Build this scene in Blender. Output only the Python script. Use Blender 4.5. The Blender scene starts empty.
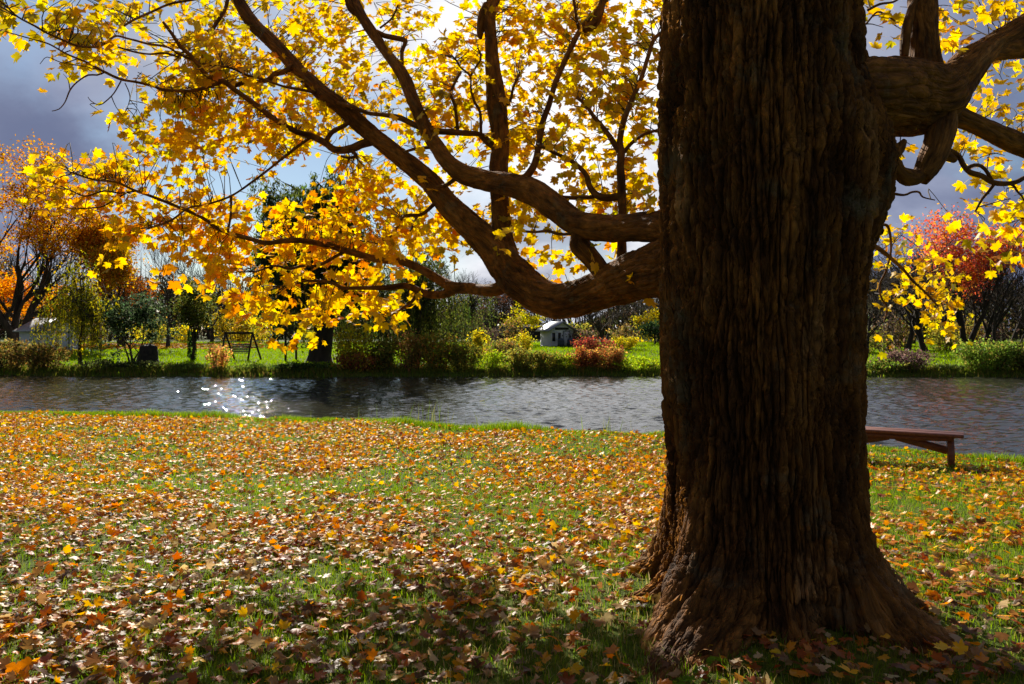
import bpy, math, random
import numpy as np
from mathutils import Vector

PI = math.pi
F = 780.0; HX = 512.0; HY = 330.0; EYE = 1.7
rng = np.random.default_rng(11)
random.seed(5)
SC = bpy.context.scene
COL = SC.collection
SUN_AZ = math.radians(-18.5)      # measured from +Y towards +X
SUN_EL = math.radians(28.3)
SUN_DIR = np.array([math.sin(SUN_AZ)*math.cos(SUN_EL), math.cos(SUN_AZ)*math.cos(SUN_EL), math.sin(SUN_EL)])


def W(px, py, d):
    """world point seen at a photograph position at distance d along the view"""
    return np.array([(px-HX)/F*d, d, EYE+(HY-py)/F*d])

# ------------------------------------------------------------------ noise
def _hash(ix, iy, iz, seed):
    h = (ix*374761393 + iy*668265263 + iz*2147483647 + seed*974634521) & 0xffffffff
    h = ((h ^ (h >> 13))*1274126177) & 0xffffffff
    h = h ^ (h >> 16)
    return (h & 0xffff)/65535.0

def vnoise(P, seed=0):
    P = np.asarray(P, float)
    i = np.floor(P).astype(np.int64); f = P-i
    f = f*f*(3-2*f)
    r = 0
    for dx in (0, 1):
        for dy in (0, 1):
            for dz in (0, 1):
                w = (f[..., 0] if dx else 1-f[..., 0])*(f[..., 1] if dy else 1-f[..., 1])*(f[..., 2] if dz else 1-f[..., 2])
                r = r + w*_hash(i[..., 0]+dx, i[..., 1]+dy, i[..., 2]+dz, seed)
    return r*2-1

def fbm2(x, y, scale, seed=0, octs=3):
    r = 0; a = 1; t = 0
    for k in range(octs):
        P = np.stack([x*scale, y*scale, np.zeros_like(x)+k*7.3], -1)
        r = r+a*vnoise(P, seed+k); t += a; a *= .5; scale *= 2.1
    return r/t

def sstep(a, b, x):
    t = np.clip((x-a)/(b-a), 0, 1)
    return t*t*(3-2*t)

# ------------------------------------------------------------------ mesh buffer
class MB:
    def __init__(s):
        s.v = []; s.n = 0; s.f = {3: [], 4: []}; s.fm = {3: [], 4: []}; s.c = []; s.b = []; s.a = []
    def add(s, V, faces, col=None, bark=None, amp=None, mi=0):
        V = np.asarray(V, float).reshape(-1, 3)
        faces = np.asarray(faces, np.int64)
        k = faces.shape[1]
        s.f[k].append(faces+s.n); s.fm[k].append(np.full(len(faces), mi, np.int32))
        s.v.append(V); n = len(V)
        s.c.append(np.broadcast_to(np.asarray((0.5, .5, .5) if col is None else col, float), (n, 3)))
        s.b.append(V if bark is None else np.asarray(bark))
        s.a.append(np.broadcast_to(np.asarray(0. if amp is None else amp, float), (n,)))
        s.n += n
    def build(s, name, mats, parent=None, smooth=False, bark=False):
        me = bpy.data.meshes.new(name)
        V = np.concatenate(s.v)
        idx = []; tot = []; mi = []
        for k in (3, 4):
            if s.f[k]:
                a = np.concatenate(s.f[k]); idx.append(a.ravel()); tot.append(np.full(len(a), k)); mi.append(np.concatenate(s.fm[k]))
        idx = np.concatenate(idx); tot = np.concatenate(tot); mi = np.concatenate(mi)
        if parent is not None:
            V = V-np.array(parent_origin(parent))
        me.vertices.add(len(V)); me.vertices.foreach_set('co', V.astype(np.float32).ravel())
        me.loops.add(len(idx)); me.loops.foreach_set('vertex_index', idx.astype(np.int32))
        me.polygons.add(len(tot))
        st = np.zeros(len(tot), np.int32); st[1:] = np.cumsum(tot)[:-1]
        me.polygons.foreach_set('loop_start', st)
        me.polygons.foreach_set('loop_total', tot.astype(np.int32))
        me.polygons.foreach_set('material_index', mi)
        if smooth: me.polygons.foreach_set('use_smooth', np.ones(len(tot), bool))
        me.update(calc_edges=True)
        c = np.concatenate(s.c); c4 = np.ones((len(c), 4), np.float32); c4[:, :3] = c
        at = me.attributes.new('Col', 'FLOAT_COLOR', 'POINT'); at.data.foreach_set('color', c4.ravel())
        if bark:
            at = me.attributes.new('bark', 'FLOAT_VECTOR', 'POINT'); at.data.foreach_set('vector', np.concatenate(s.b).astype(np.float32).ravel())
            at = me.attributes.new('amp', 'FLOAT', 'POINT'); at.data.foreach_set('value', np.concatenate(s.a).astype(np.float32))
        me.validate()
        for m in (mats if isinstance(mats, (list, tuple)) else [mats]): me.materials.append(m)
        o = bpy.data.objects.new(name, me); COL.objects.link(o)
        if parent is not None: o.parent = parent
        return o

def parent_origin(p):
    l = np.array(p.location)
    while p.parent: p = p.parent; l = l+np.array(p.location)
    return l

def tag(o, label=None, cat=None, group=None, kind=None):
    if label: o['label'] = label
    if cat: o['category'] = cat
    if group: o['group'] = group
    if kind: o['kind'] = kind
    return o

def thing(name, label, cat, loc, group=None):
    o = bpy.data.objects.new(name, None); COL.objects.link(o)
    o.location = [float(q) for q in loc]; o.empty_display_size = .2
    return tag(o, label, cat, group)

def box(mb, c, s, rz=0.0, col=None, bev=0.0):
    """box centred at c with full size s, turned by rz"""
    x, y, z = np.array(s)/2.0
    if bev > 0:
        b = bev; V = []
        for sx in (-1, 1):
            for sy in (-1, 1):
                for sz in (-1, 1):
                    V += [(sx*(x-b), sy*(y-b), sz*z), (sx*(x-b), sy*y, sz*(z-b)), (sx*x, sy*(y-b), sz*(z-b))]
        import bmesh
        bm = bmesh.new()
        for q in V: bm.verts.new(q)
        bmesh.ops.convex_hull(bm, input=bm.verts)
        bm.verts.index_update()
        V = np.array([v.co for v in bm.verts]); T = []
        for f in bm.faces:
            ids = [v.index for v in f.verts]
            for k in range(1, len(ids)-1): T.append((ids[0], ids[k], ids[k+1]))
        bm.free()
    else:
        V = np.array([(-x, -y, -z), (x, -y, -z), (x, y, -z), (-x, y, -z), (-x, -y, z), (x, -y, z), (x, y, z), (-x, y, z)])
        T = [(0, 3, 2), (0, 2, 1), (4, 5, 6), (4, 6, 7), (0, 1, 5), (0, 5, 4), (1, 2, 6), (1, 6, 5), (2, 3, 7), (2, 7, 6), (3, 0, 4), (3, 4, 7)]
    cr, sr = math.cos(rz), math.sin(rz)
    R = np.array([[cr, -sr, 0], [sr, cr, 0], [0, 0, 1]])
    mb.add(V@R.T+np.array(c), np.array(T), col)

def beam(mb, a, b, w, h, col=None):
    """rectangular bar from a to b, w across (horizontal), h deep"""
    a = np.array(a, float); b = np.array(b, float); d = b-a; L = np.linalg.norm(d); d /= L
    up = np.array([0, 0, 1.]) if abs(d[2]) < .95 else np.array([0, 1., 0])
    u = np.cross(d, up); u /= np.linalg.norm(u); v = np.cross(u, d)
    V = []
    for p in (a, b):
        for su, sv in ((-1, -1), (1, -1), (1, 1), (-1, 1)): V.append(p+u*su*w/2+v*sv*h/2)
    mb.add(V, [(0, 1, 2, 3), (7, 6, 5, 4), (0, 4, 5, 1), (1, 5, 6, 2), (2, 6, 7, 3), (3, 7, 4, 0)], col)

def catmull(P, step):
    """resample rows (x,y,z,r) along a Catmull-Rom curve"""
    P = np.asarray(P, float); Q = np.vstack([2*P[0]-P[1], P, 2*P[-1]-P[-2]]); out = []
    for i in range(1, len(Q)-2):
        L = np.linalg.norm(Q[i+1, :3]-Q[i, :3]); n = max(1, int(round(L/step)))
        t = np.linspace(0, 1, n, endpoint=False)[:, None]
        a, b, c, d = Q[i-1], Q[i], Q[i+1], Q[i+2]
        out.append(.5*((2*b)+(-a+c)*t+(2*a-5*b+4*c-d)*t*t+(-a+3*b-3*c+d)*t**3))
    out.append(P[-1:])
    R = np.vstack(out); R[:, 3] = np.maximum(R[:, 3], P[:, 3].min()*.6)
    return R

def tube(mb, P, sides=6, col=None, amp=0.0, cap=True, mi=0, wob=0.0):
    P = np.asarray(P, float); n = len(P)
    T = np.gradient(P[:, :3], axis=0); T /= np.linalg.norm(T, axis=1)[:, None]+1e-9
    u = np.cross(T[0], (0, 0, 1.) if abs(T[0][2]) < .9 else (1., 0, 0)); u /= np.linalg.norm(u)
    U = np.empty((n, 3)); U[0] = u
    for i in range(1, n):
        u = u-T[i]*np.dot(u, T[i]); u /= np.linalg.norm(u)+1e-9; U[i] = u
    V = np.cross(T, U)
    a = np.linspace(0, 2*PI, sides, endpoint=False)
    s = np.concatenate([[0], np.cumsum(np.linalg.norm(np.diff(P[:, :3], axis=0), axis=1))])
    r = P[:, 3][:, None]*np.ones((1, sides))
    if wob:
        r = r*(1+wob*vnoise(np.stack([np.cos(a)[None]*1.3+0*r, np.sin(a)[None]*1.3+0*r, (s*2.2)[:, None]+0*r+P[0, 0]*5], -1), 3)
               + .5*wob*vnoise(np.stack([np.cos(a)[None]*2.9+0*r, np.sin(a)[None]*2.9+0*r, (s*6)[:, None]+0*r], -1), 9))
    X = P[:, None, :3]+r[..., None]*(np.cos(a)[None, :, None]*U[:, None]+np.sin(a)[None, :, None]*V[:, None])
    R0 = P[:, 3].mean()
    B = np.stack([np.cos(a)[None]*R0+0*r, np.sin(a)[None]*R0+0*r, s[:, None]+0*r], -1)
    i = np.arange(n-1)[:, None]*sides; j = np.arange(sides)[None]; k = (j+1) % sides
    Fq = np.stack([i+j, i+k, i+k+sides, i+j+sides], -1).reshape(-1, 4)
    A = np.repeat(np.minimum(amp, P[:, 3]*.16), sides) if amp else 0.0
    mb.add(X.reshape(-1, 3), Fq, col, B.reshape(-1, 3), A, mi)
    if cap:
        for e, row in ((0, X[0]), (n-1, X[-1])):
            c = P[e, :3]+(T[e] if e else -T[e])*P[e, 3]*.35
            Vc = np.vstack([row, c]); f = np.array([(q, (q+1) % sides, sides) for q in range(sides)])
            if e == 0: f = f[:, [1, 0, 2]]
            mb.add(Vc, f, col, np.vstack([B[e], B[e].mean(0)]), 0.0, mi)

# ------------------------------------------------------------------ materials
def newmat(name):
    m = bpy.data.materials.new(name); m.use_nodes = True
    nt = m.node_tree; nt.nodes.clear()
    return m, nt, nt.nodes, nt.links

def N(nodes, t, **kw):
    n = nodes.new(t)
    for k, v in kw.items(): setattr(n, k, v)
    return n

def ramp(nodes, stops, interp='LINEAR'):
    r = nodes.new('ShaderNodeValToRGB'); cr = r.color_ramp; cr.interpolation = interp
    while len(cr.elements) < len(stops): cr.elements.new(.5)
    for e, (p, c) in zip(cr.elements, stops):
        e.position = p; e.color = (c[0], c[1], c[2], 1) if hasattr(c, '__len__') else (c, c, c, 1)
    return r

def leaf_mat(name, trans=.5, gloss=.04, rough=.4, tsat=1.25, tval=1.0, vary=.12):
    m, nt, nd, lk = newmat(name)
    at = N(nd, 'ShaderNodeAttribute', attribute_name='Col')
    nz = N(nd, 'ShaderNodeTexNoise'); nz.inputs['Scale'].default_value = 30; nz.inputs['Detail'].default_value = 4
    mr = N(nd, 'ShaderNodeMapRange'); mr.inputs['To Min'].default_value = 1-vary*2; mr.inputs['To Max'].default_value = 1+vary*2
    hv = N(nd, 'ShaderNodeHueSaturation'); lk.new(at.outputs['Color'], hv.inputs['Color'])
    lk.new(nz.outputs['Fac'], mr.inputs['Value']); lk.new(mr.outputs[0], hv.inputs['Value'])
    h2 = N(nd, 'ShaderNodeHueSaturation'); h2.inputs['Saturation'].default_value = tsat; h2.inputs['Value'].default_value = tval
    lk.new(hv.outputs[0], h2.inputs['Color'])
    df = N(nd, 'ShaderNodeBsdfDiffuse'); lk.new(hv.outputs[0], df.inputs['Color'])
    tr = N(nd, 'ShaderNodeBsdfTranslucent'); lk.new(h2.outputs[0], tr.inputs['Color'])
    mx = N(nd, 'ShaderNodeMixShader'); mx.inputs[0].default_value = trans
    lk.new(df.outputs[0], mx.inputs[1]); lk.new(tr.outputs[0], mx.inputs[2])
    gl = N(nd, 'ShaderNodeBsdfGlossy'); gl.inputs['Roughness'].default_value = rough
    fr = N(nd, 'ShaderNodeFresnel'); fr.inputs['IOR'].default_value = 1.4
    fm = N(nd, 'ShaderNodeMath', operation='MULTIPLY'); fm.inputs[1].default_value = gloss; lk.new(fr.outputs[0], fm.inputs[0])
    m2 = N(nd, 'ShaderNodeMixShader'); lk.new(fm.outputs[0], m2.inputs[0]); lk.new(mx.outputs[0], m2.inputs[1]); lk.new(gl.outputs[0], m2.inputs[2])
    o = N(nd, 'ShaderNodeOutputMaterial'); lk.new(m2.outputs[0], o.inputs['Surface'])
    return m

def simple_mat(name, c1, c2, scale=6.0, rough=.8, bump=.3, stretch=(1, 1, 1), metal=0.0, detail=5, bdist=.02):
    m, nt, nd, lk = newmat(name)
    tc = N(nd, 'ShaderNodeTexCoord'); mp = N(nd, 'ShaderNodeMapping'); mp.inputs['Scale'].default_value = stretch
    lk.new(tc.outputs['Object'], mp.inputs['Vector'])
    nz = N(nd, 'ShaderNodeTexNoise'); nz.inputs['Scale'].default_value = scale; nz.inputs['Detail'].default_value = detail
    lk.new(mp.outputs[0], nz.inputs['Vector'])
    r = ramp(nd, [(.3, c1), (.7, c2)]); lk.new(nz.outputs['Fac'], r.inputs[0])
    b = N(nd, 'ShaderNodeBsdfPrincipled'); lk.new(r.outputs[0], b.inputs['Base Color'])
    b.inputs['Roughness'].default_value = rough; b.inputs['Metallic'].default_value = metal
    if bump:
        bp = N(nd, 'ShaderNodeBump'); bp.inputs['Strength'].default_value = bump; bp.inputs['Distance'].default_value = bdist
        lk.new(nz.outputs['Fac'], bp.inputs['Height']); lk.new(bp.outputs[0], b.inputs['Normal'])
    o = N(nd, 'ShaderNodeOutputMaterial'); lk.new(b.outputs[0], o.inputs['Surface'])
    return m

def bark_mat():
    m, nt, nd, lk = newmat('maple_bark')
    at = N(nd, 'ShaderNodeAttribute', attribute_name='bark')
    am = N(nd, 'ShaderNodeAttribute', attribute_name='amp')
    # wander the coordinates so that furrows weave
    wn = N(nd, 'ShaderNodeTexNoise'); wn.inputs['Scale'].default_value = 2.6; wn.inputs['Detail'].default_value = 3
    mpw = N(nd, 'ShaderNodeMapping'); mpw.inputs['Scale'].default_value = (1.6, 1.6, .9)
    lk.new(at.outputs['Vector'], mpw.inputs['Vector']); lk.new(mpw.outputs[0], wn.inputs['Vector'])
    sb = N(nd, 'ShaderNodeVectorMath', operation='SUBTRACT'); sb.inputs[1].default_value = (.5, .5, .5); lk.new(wn.outputs['Color'], sb.inputs[0])
    sc = N(nd, 'ShaderNodeVectorMath', operation='MULTIPLY'); sc.inputs[1].default_value = (.055, .055, .4); lk.new(sb.outputs[0], sc.inputs[0])
    ad = N(nd, 'ShaderNodeVectorMath', operation='ADD'); lk.new(at.outputs['Vector'], ad.inputs[0]); lk.new(sc.outputs[0], ad.inputs[1])
    mp = N(nd, 'ShaderNodeMapping'); mp.inputs['Scale'].default_value = (1, 1, .085); lk.new(ad.outputs[0], mp.inputs['Vector'])
    vo = N(nd, 'ShaderNodeTexVoronoi', feature='DISTANCE_TO_EDGE'); vo.inputs['Scale'].default_value = 21; vo.inputs['Randomness'].default_value = 1
    lk.new(mp.outputs[0], vo.inputs['Vector'])
    r1 = ramp(nd, [(0, 0), (.045, .42), (.13, .88), (.5, 1)]); lk.new(vo.outputs['Distance'], r1.inputs[0])
    # second, finer layer of cracks
    mp2 = N(nd, 'ShaderNodeMapping'); mp2.inputs['Scale'].default_value = (1, 1, .34); lk.new(ad.outputs[0], mp2.inputs['Vector'])
    v2 = N(nd, 'ShaderNodeTexVoronoi', feature='DISTANCE_TO_EDGE'); v2.inputs['Scale'].default_value = 38; lk.new(mp2.outputs[0], v2.inputs['Vector'])
    r2 = ramp(nd, [(0, 0), (.12, .7), (.4, 1)]); lk.new(v2.outputs['Distance'], r2.inputs[0])
    nz = N(nd, 'ShaderNodeTexNoise'); nz.inputs['Scale'].default_value = 34; nz.inputs['Detail'].default_value = 9; nz.inputs['Roughness'].default_value = .65
    mp3 = N(nd, 'ShaderNodeMapping'); mp3.inputs['Scale'].default_value = (1, 1, .3); lk.new(ad.outputs[0], mp3.inputs['Vector']); lk.new(mp3.outputs[0], nz.inputs['Vector'])
    nb = N(nd, 'ShaderNodeTexNoise'); nb.inputs['Scale'].default_value = 7; nb.inputs['Detail'].default_value = 3
    mp4 = N(nd, 'ShaderNodeMapping'); mp4.inputs['Scale'].default_value = (1, 1, .2); lk.new(ad.outputs[0], mp4.inputs['Vector']); lk.new(mp4.outputs[0], nb.inputs['Vector'])
    def mad(a, k, b=None, c=0.0):
        q = N(nd, 'ShaderNodeMath', operation='MULTIPLY_ADD'); lk.new(a, q.inputs[0]); q.inputs[1].default_value = k
        if b is not None: lk.new(b, q.inputs[2])
        else: q.inputs[2].default_value = c
        return q.outputs[0]
    rn = N(nd, 'ShaderNodeTexNoise'); rn.inputs['Scale'].default_value = 13; rn.inputs['Detail'].default_value = 5; rn.inputs['Roughness'].default_value = .6
    mp6 = N(nd, 'ShaderNodeMapping'); mp6.inputs['Scale'].default_value = (1, 1, .075); lk.new(ad.outputs[0], mp6.inputs['Vector']); lk.new(mp6.outputs[0], rn.inputs['Vector'])
    rg_ = ramp(nd, [(.30, .9), (.44, .75), (.495, 0), (.55, .7), (.70, 1)]); lk.new(rn.outputs['Fac'], rg_.inputs[0])
    h = mad(r1.outputs[0], .5, None, -1.0)
    h = mad(rg_.outputs[0], .62, h)
    h = mad(r2.outputs[0], .16, h); h = mad(nz.outputs['Fac'], .6, h); h = mad(nb.outputs['Fac'], .25, h)
    hm = N(nd, 'ShaderNodeMath', operation='MULTIPLY'); lk.new(h, hm.inputs[0]); lk.new(am.outputs['Fac'], hm.inputs[1])
    dp = N(nd, 'ShaderNodeDisplacement'); dp.inputs['Midlevel'].default_value = 0; dp.inputs['Scale'].default_value = 1; lk.new(hm.outputs[0], dp.inputs['Height'])
    # colour: weathered brown with grey and rusty patches of its own
    cn = N(nd, 'ShaderNodeTexNoise'); cn.inputs['Scale'].default_value = 5; cn.inputs['Detail'].default_value = 6
    mp5 = N(nd, 'ShaderNodeMapping'); mp5.inputs['Scale'].default_value = (1, 1, .35); lk.new(at.outputs['Vector'], mp5.inputs['Vector']); lk.new(mp5.outputs[0], cn.inputs['Vector'])
    cr = ramp(nd, [(.25, (.048, .018, .003)), (.42, (.105, .040, .006)), (.57, (.21, .085, .014)), (.75, (.30, .155, .055))]); lk.new(cn.outputs['Fac'], cr.inputs[0])
    c2 = ramp(nd, [(.34, .38), (.5, .95), (.68, 1.8)]); lk.new(nz.outputs['Fac'], c2.inputs[0])
    mc = N(nd, 'ShaderNodeMix', data_type='RGBA', blend_type='MULTIPLY'); mc.inputs[0].default_value = 1
    lk.new(cr.outputs[0], mc.inputs[6]); lk.new(c2.outputs[0], mc.inputs[7])
    ln = N(nd, 'ShaderNodeTexNoise'); ln.inputs['Scale'].default_value = 2.3; ln.inputs['Detail'].default_value = 9; ln.inputs['Roughness'].default_value = .7
    lk.new(at.outputs['Vector'], ln.inputs['Vector']); lr = ramp(nd, [(.55, 0), (.68, .7)]); lk.new(ln.outputs['Fac'], lr.inputs[0])
    ml = N(nd, 'ShaderNodeMix', data_type='RGBA'); lk.new(lr.outputs[0], ml.inputs[0]); lk.new(mc.outputs[2], ml.inputs[6]); ml.inputs[7].default_value = (.17, .145, .085, 1)
    b = N(nd, 'ShaderNodeBsdfPrincipled'); lk.new(ml.outputs[2], b.inputs['Base Color']); b.inputs['Roughness'].default_value = .85
    b.inputs['Specular IOR Level'].default_value = .25
    o = N(nd, 'ShaderNodeOutputMaterial'); lk.new(b.outputs[0], o.inputs['Surface']); lk.new(dp.outputs[0], o.inputs['Displacement'])
    m.displacement_method = 'BOTH'
    return m

def ground_mat():
    m, nt, nd, lk = newmat('lawn_soil')
    tc = N(nd, 'ShaderNodeTexCoord')
    n1 = N(nd, 'ShaderNodeTexNoise'); n1.inputs['Scale'].default_value = .8; n1.inputs['Detail'].default_value = 6; lk.new(tc.outputs['Object'], n1.inputs['Vector'])
    n2 = N(nd, 'ShaderNodeTexNoise'); n2.inputs['Scale'].default_value = 22; n2.inputs['Detail'].default_value = 6; lk.new(tc.outputs['Object'], n2.inputs['Vector'])
    r1 = ramp(nd, [(.3, (.05, .075, .008)), (.55, (.085, .12, .012)), (.75, (.10, .09, .02))]); lk.new(n1.outputs['Fac'], r1.inputs[0])
    r2 = ramp(nd, [(.3, .55), (.7, 1.35)]); lk.new(n2.outputs['Fac'], r2.inputs[0])
    mx = N(nd, 'ShaderNodeMix', data_type='RGBA', blend_type='MULTIPLY'); mx.inputs[0].default_value = 1
    lk.new(r1.outputs[0], mx.inputs[6]); lk.new(r2.outputs[0], mx.inputs[7])
    bp = N(nd, 'ShaderNodeBump'); bp.inputs['Strength'].default_value = .7; bp.inputs['Distance'].default_value = .04; lk.new(n2.outputs['Fac'], bp.inputs['Height'])
    b = N(nd, 'ShaderNodeBsdfPrincipled'); lk.new(mx.outputs[2], b.inputs['Base Color']); b.inputs['Roughness'].default_value = .95
    b.inputs['Specular IOR Level'].default_value = .1
    lk.new(bp.outputs[0], b.inputs['Normal'])
    o = N(nd, 'ShaderNodeOutputMaterial'); lk.new(b.outputs[0], o.inputs['Surface'])
    return m

def water_mat():
    m, nt, nd, lk = newmat('pond_water')
    tc = N(nd, 'ShaderNodeTexCoord')
    mp = N(nd, 'ShaderNodeMapping'); mp.inputs['Scale'].default_value = (1, 1.5, 1); mp.inputs['Rotation'].default_value = (0, 0, .25); lk.new(tc.outputs['Object'], mp.inputs['Vector'])
    n1 = N(nd, 'ShaderNodeTexNoise'); n1.inputs['Scale'].default_value = 6; n1.inputs['Detail'].default_value = 2.5; n1.inputs['Roughness'].default_value = .55; lk.new(mp.outputs[0], n1.inputs['Vector'])
    n2 = N(nd, 'ShaderNodeTexNoise'); n2.inputs['Scale'].default_value = .35; n2.inputs['Detail'].default_value = 2; lk.new(mp.outputs[0], n2.inputs['Vector'])
    r2 = ramp(nd, [(.3, .55), (.7, 1.2)]); lk.new(n2.outputs['Fac'], r2.inputs[0])
    ml = N(nd, 'ShaderNodeMath', operation='MULTIPLY'); lk.new(n1.outputs['Fac'], ml.inputs[0]); lk.new(r2.outputs[0], ml.inputs[1])
    bp = N(nd, 'ShaderNodeBump'); bp.inputs['Strength'].default_value = 1; bp.inputs['Distance'].default_value = .019; lk.new(ml.outputs[0], bp.inputs['Height'])
    b = N(nd, 'ShaderNodeBsdfPrincipled'); b.inputs['Base Color'].default_value = (.036, .036, .024, 1)
    b.inputs['Roughness'].default_value = .016; b.inputs['IOR'].default_value = 1.33
    lk.new(bp.outputs[0], b.inputs['Normal'])
    o = N(nd, 'ShaderNodeOutputMaterial'); lk.new(b.outputs[0], o.inputs['Surface'])
    return m

M = dict(
    bark=bark_mat(), ground=ground_mat(), water=water_mat(),
    leaf=leaf_mat('maple_leaf', trans=.64, gloss=.05, rough=.5, tsat=1.06, tval=1.22),
    litter=leaf_mat('fallen_leaf', trans=.38, gloss=.045, rough=.45, tsat=1.12, tval=1.4, vary=.16),
    grass=leaf_mat('grass_blade', trans=.55, gloss=.03, rough=.5, tsat=1.05, tval=1.4),
    farleaf=leaf_mat('far_leaf', trans=.55, gloss=.025, rough=.5, tsat=1.05, tval=1.5),
    twig=simple_mat('twig_bark', (.022, .014, .008), (.05, .032, .018), 9, .9, .2),
    farbark=simple_mat('far_bark', (.02, .014, .009), (.06, .042, .028), 5, .95, .3, (1, 1, .3)),
    bench=simple_mat('bench_wood', (.10, .030, .014), (.21, .070, .035), 9, .5, .25, (.35, 4, 4)),
    darkwood=simple_mat('dark_wood', (.016, .012, .009), (.04, .03, .02), 8, .8, .2),
    swing=simple_mat('swing_slats', (.10, .12, .10), (.17, .19, .16), 8, .7, .2),
    white=simple_mat('white_boards', (.60, .62, .66), (.78, .79, .81), 3, .7, .2, (9, 9, .4)),
    greyroof=simple_mat('grey_roof', (.20, .205, .22), (.36, .365, .38), 3, .45, .2, (1, 6, 1)),
    slate=simple_mat('slate_roof', (.06, .085, .095), (.12, .15, .165), 4, .6, .2),
    brick=simple_mat('chimney_brick', (.16, .045, .02), (.28, .09, .04), 9, .9, .3),
    dark=simple_mat('dark_opening', (.010, .010, .012), (.022, .022, .026), 4, .3, 0),
    blue=simple_mat('blue_paint', (.020, .035, .055), (.04, .06, .09), 4, .5, 0),
    stone=simple_mat('stump_wood', (.012, .010, .008), (.04, .032, .022), 7, .95, .5),
)

# ------------------------------------------------------------------ leaf shapes
def maple_leaf(detail, seed):
    r = np.random.default_rng(seed)
    if detail:
        half = [(90, 1.0), (81, .80), (75, .82), (66, .56), (53, .78), (46, .84), (38, 1.0), (29, .76), (20, .76), (10, .55), (-4, .70), (-12, .80), (-26, .60), (-50, .48), (-75, .34)]
    else:
        half = [(90, 1.0), (64, .56), (38, .98), (10, .54), (-12, .78), (-60, .44)]
    pts = [(math.radians(a), q) for a, q in half]
    other = [(PI-a, q) for a, q in pts[::-1] if abs(a-PI/2) > 1e-6]
    ring = pts+[(-PI/2, .16)]+[(a, q) for a, q in other]
    ang = np.array([a for a, q in ring]); rad = np.array([q for a, q in ring])*(1+r.uniform(-.06, .06, len(ring)))
    P = np.stack([np.cos(ang)*rad, np.sin(ang)*rad], 1)*.5
    P = np.vstack([[0, -.02], P]); n = len(P)
    cup = r.uniform(-.9, .9); fold = r.uniform(-.25, .55); bend = r.uniform(-.9, .7); tw = r.uniform(-.6, .6)
    x, y = P[:, 0], P[:, 1]
    z = cup*x*x+fold*abs(x)+bend*y*y+tw*x*y+.05*np.sin(9*x+seed)*np.cos(7*y)
    V = np.column_stack([x, y, z])
    T = [(0, k, k+1 if k+1 < n else 1) for k in range(1, n)]
    w = .012; pe = np.array([[-w, -.09, 0], [w, -.09, 0], [0, -.62, -.12+.1*r.uniform(-1, 1)]])
    pe[:, 2] += bend*pe[:, 1]**2*.5
    V = np.vstack([V, pe]); T.append((n, n+1, n+2))
    return V, np.array(T)

LEAF_HI = [maple_leaf(True, k) for k in range(10)]
LEAF_LO = [maple_leaf(False, k+40) for k in range(8)]
DIAMOND = [(np.array([(0, -.5, 0), (.28, -.05, .06), (0, .5, -.05), (-.28, -.05, .06)]), np.array([(0, 1, 2), (0, 2, 3)])),
           (np.array([(0, -.5, 0), (.36, .1, -.05), (0, .5, .08), (-.3, 0, .05)]), np.array([(0, 1, 2), (0, 2, 3)]))]
SLIM = [(np.array([(0, -.5, 0), (.09, 0, .03), (0, .5, 0), (-.09, 0, .03)]), np.array([(0, 1, 2), (0, 2, 3)]))]

def frames(nrm, tip):
    z = nrm/np.linalg.norm(nrm, axis=1)[:, None]
    y = tip-z*np.sum(tip*z, 1)[:, None]; y /= np.linalg.norm(y, axis=1)[:, None]+1e-9
    x = np.cross(y, z)
    return np.stack([x, y, z], 2)

def put_leaves(mb, shapes, pos, R, sc, col, r, mi=0):
    pos = np.asarray(pos); sc = np.asarray(sc); col = np.asarray(col)
    pick = r.integers(0, len(shapes), len(pos))
    for k, (V, T) in enumerate(shapes):
        s = np.where(pick == k)[0]
        if not len(s): continue
        X = np.einsum('nij,vj->nvi', R[s], V)*sc[s][:, None, None]+pos[s][:, None]
        Fi = T[None]+(np.arange(len(s))*len(V))[:, None, None]
        mb.add(X.reshape(-1, 3), Fi.reshape(-1, 3), np.repeat(col[s], len(V), 0), mi=mi)
    return pick

def pick_cols(pal, w, n, r, jit=.14):
    pal = np.array(pal); w = np.array(w, float); w /= w.sum()
    k = r.choice(len(pal), n, p=w)
    c = pal[k]*(1+r.normal(0, jit, (n, 1)))*(1+r.normal(0, jit*.4, (n, 3)))
    return np.clip(c, .003, .9)

# ------------------------------------------------------------------ ground form
SX = np.array([-150, -60, -30, -20, -11.7, -8, -3.4, -.4, 2.7, 5.8, 7.35, 9, 12, 20, 60, 150.])
SY = np.array([34, 27, 22, 19.7, 17.9, 17.2, 16.3, 14.9, 14.25, 12.75, 11.3, 9.6, 7, 2.5, -14, -30.])
def shore(x): return np.interp(x, SX, SY)+.10*np.sin(x*1.7)+.06*np.sin(x*4.1+1)
def farshore(x): return 37.4+.5*np.sin(x*.21+.4)+.25*np.sin(x*.73)+np.clip((x-20)*.06, 0, 3)
def ground_z(x, y):
    x = np.asarray(x, float); y = np.asarray(y, float)
    n = -.19*sstep(4.5, 11.5, y)+.025*fbm2(x, y, .9, 3)
    dx = x-1.6; dy = y-4.9
    n = n+.10*np.exp(-(dx*dx+dy*dy)/1.6)
    s = y-shore(x)
    n = n-.35*sstep(-.1, .5, s)-.9*sstep(.3, 2.5, s)
    t = y-farshore(x)
    f = -1.4+1.1*sstep(-1.6, .1, t)+.2*sstep(.1, 1.2, t)+.0195*np.maximum(0, y-38.5)+.05*fbm2(x, y, .35, 8)*sstep(0, 2, t)
    return np.where(y > 29, np.where(t > -2.2, f, -1.4), np.maximum(n, -1.4))
WATER_Z = -.5

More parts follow.
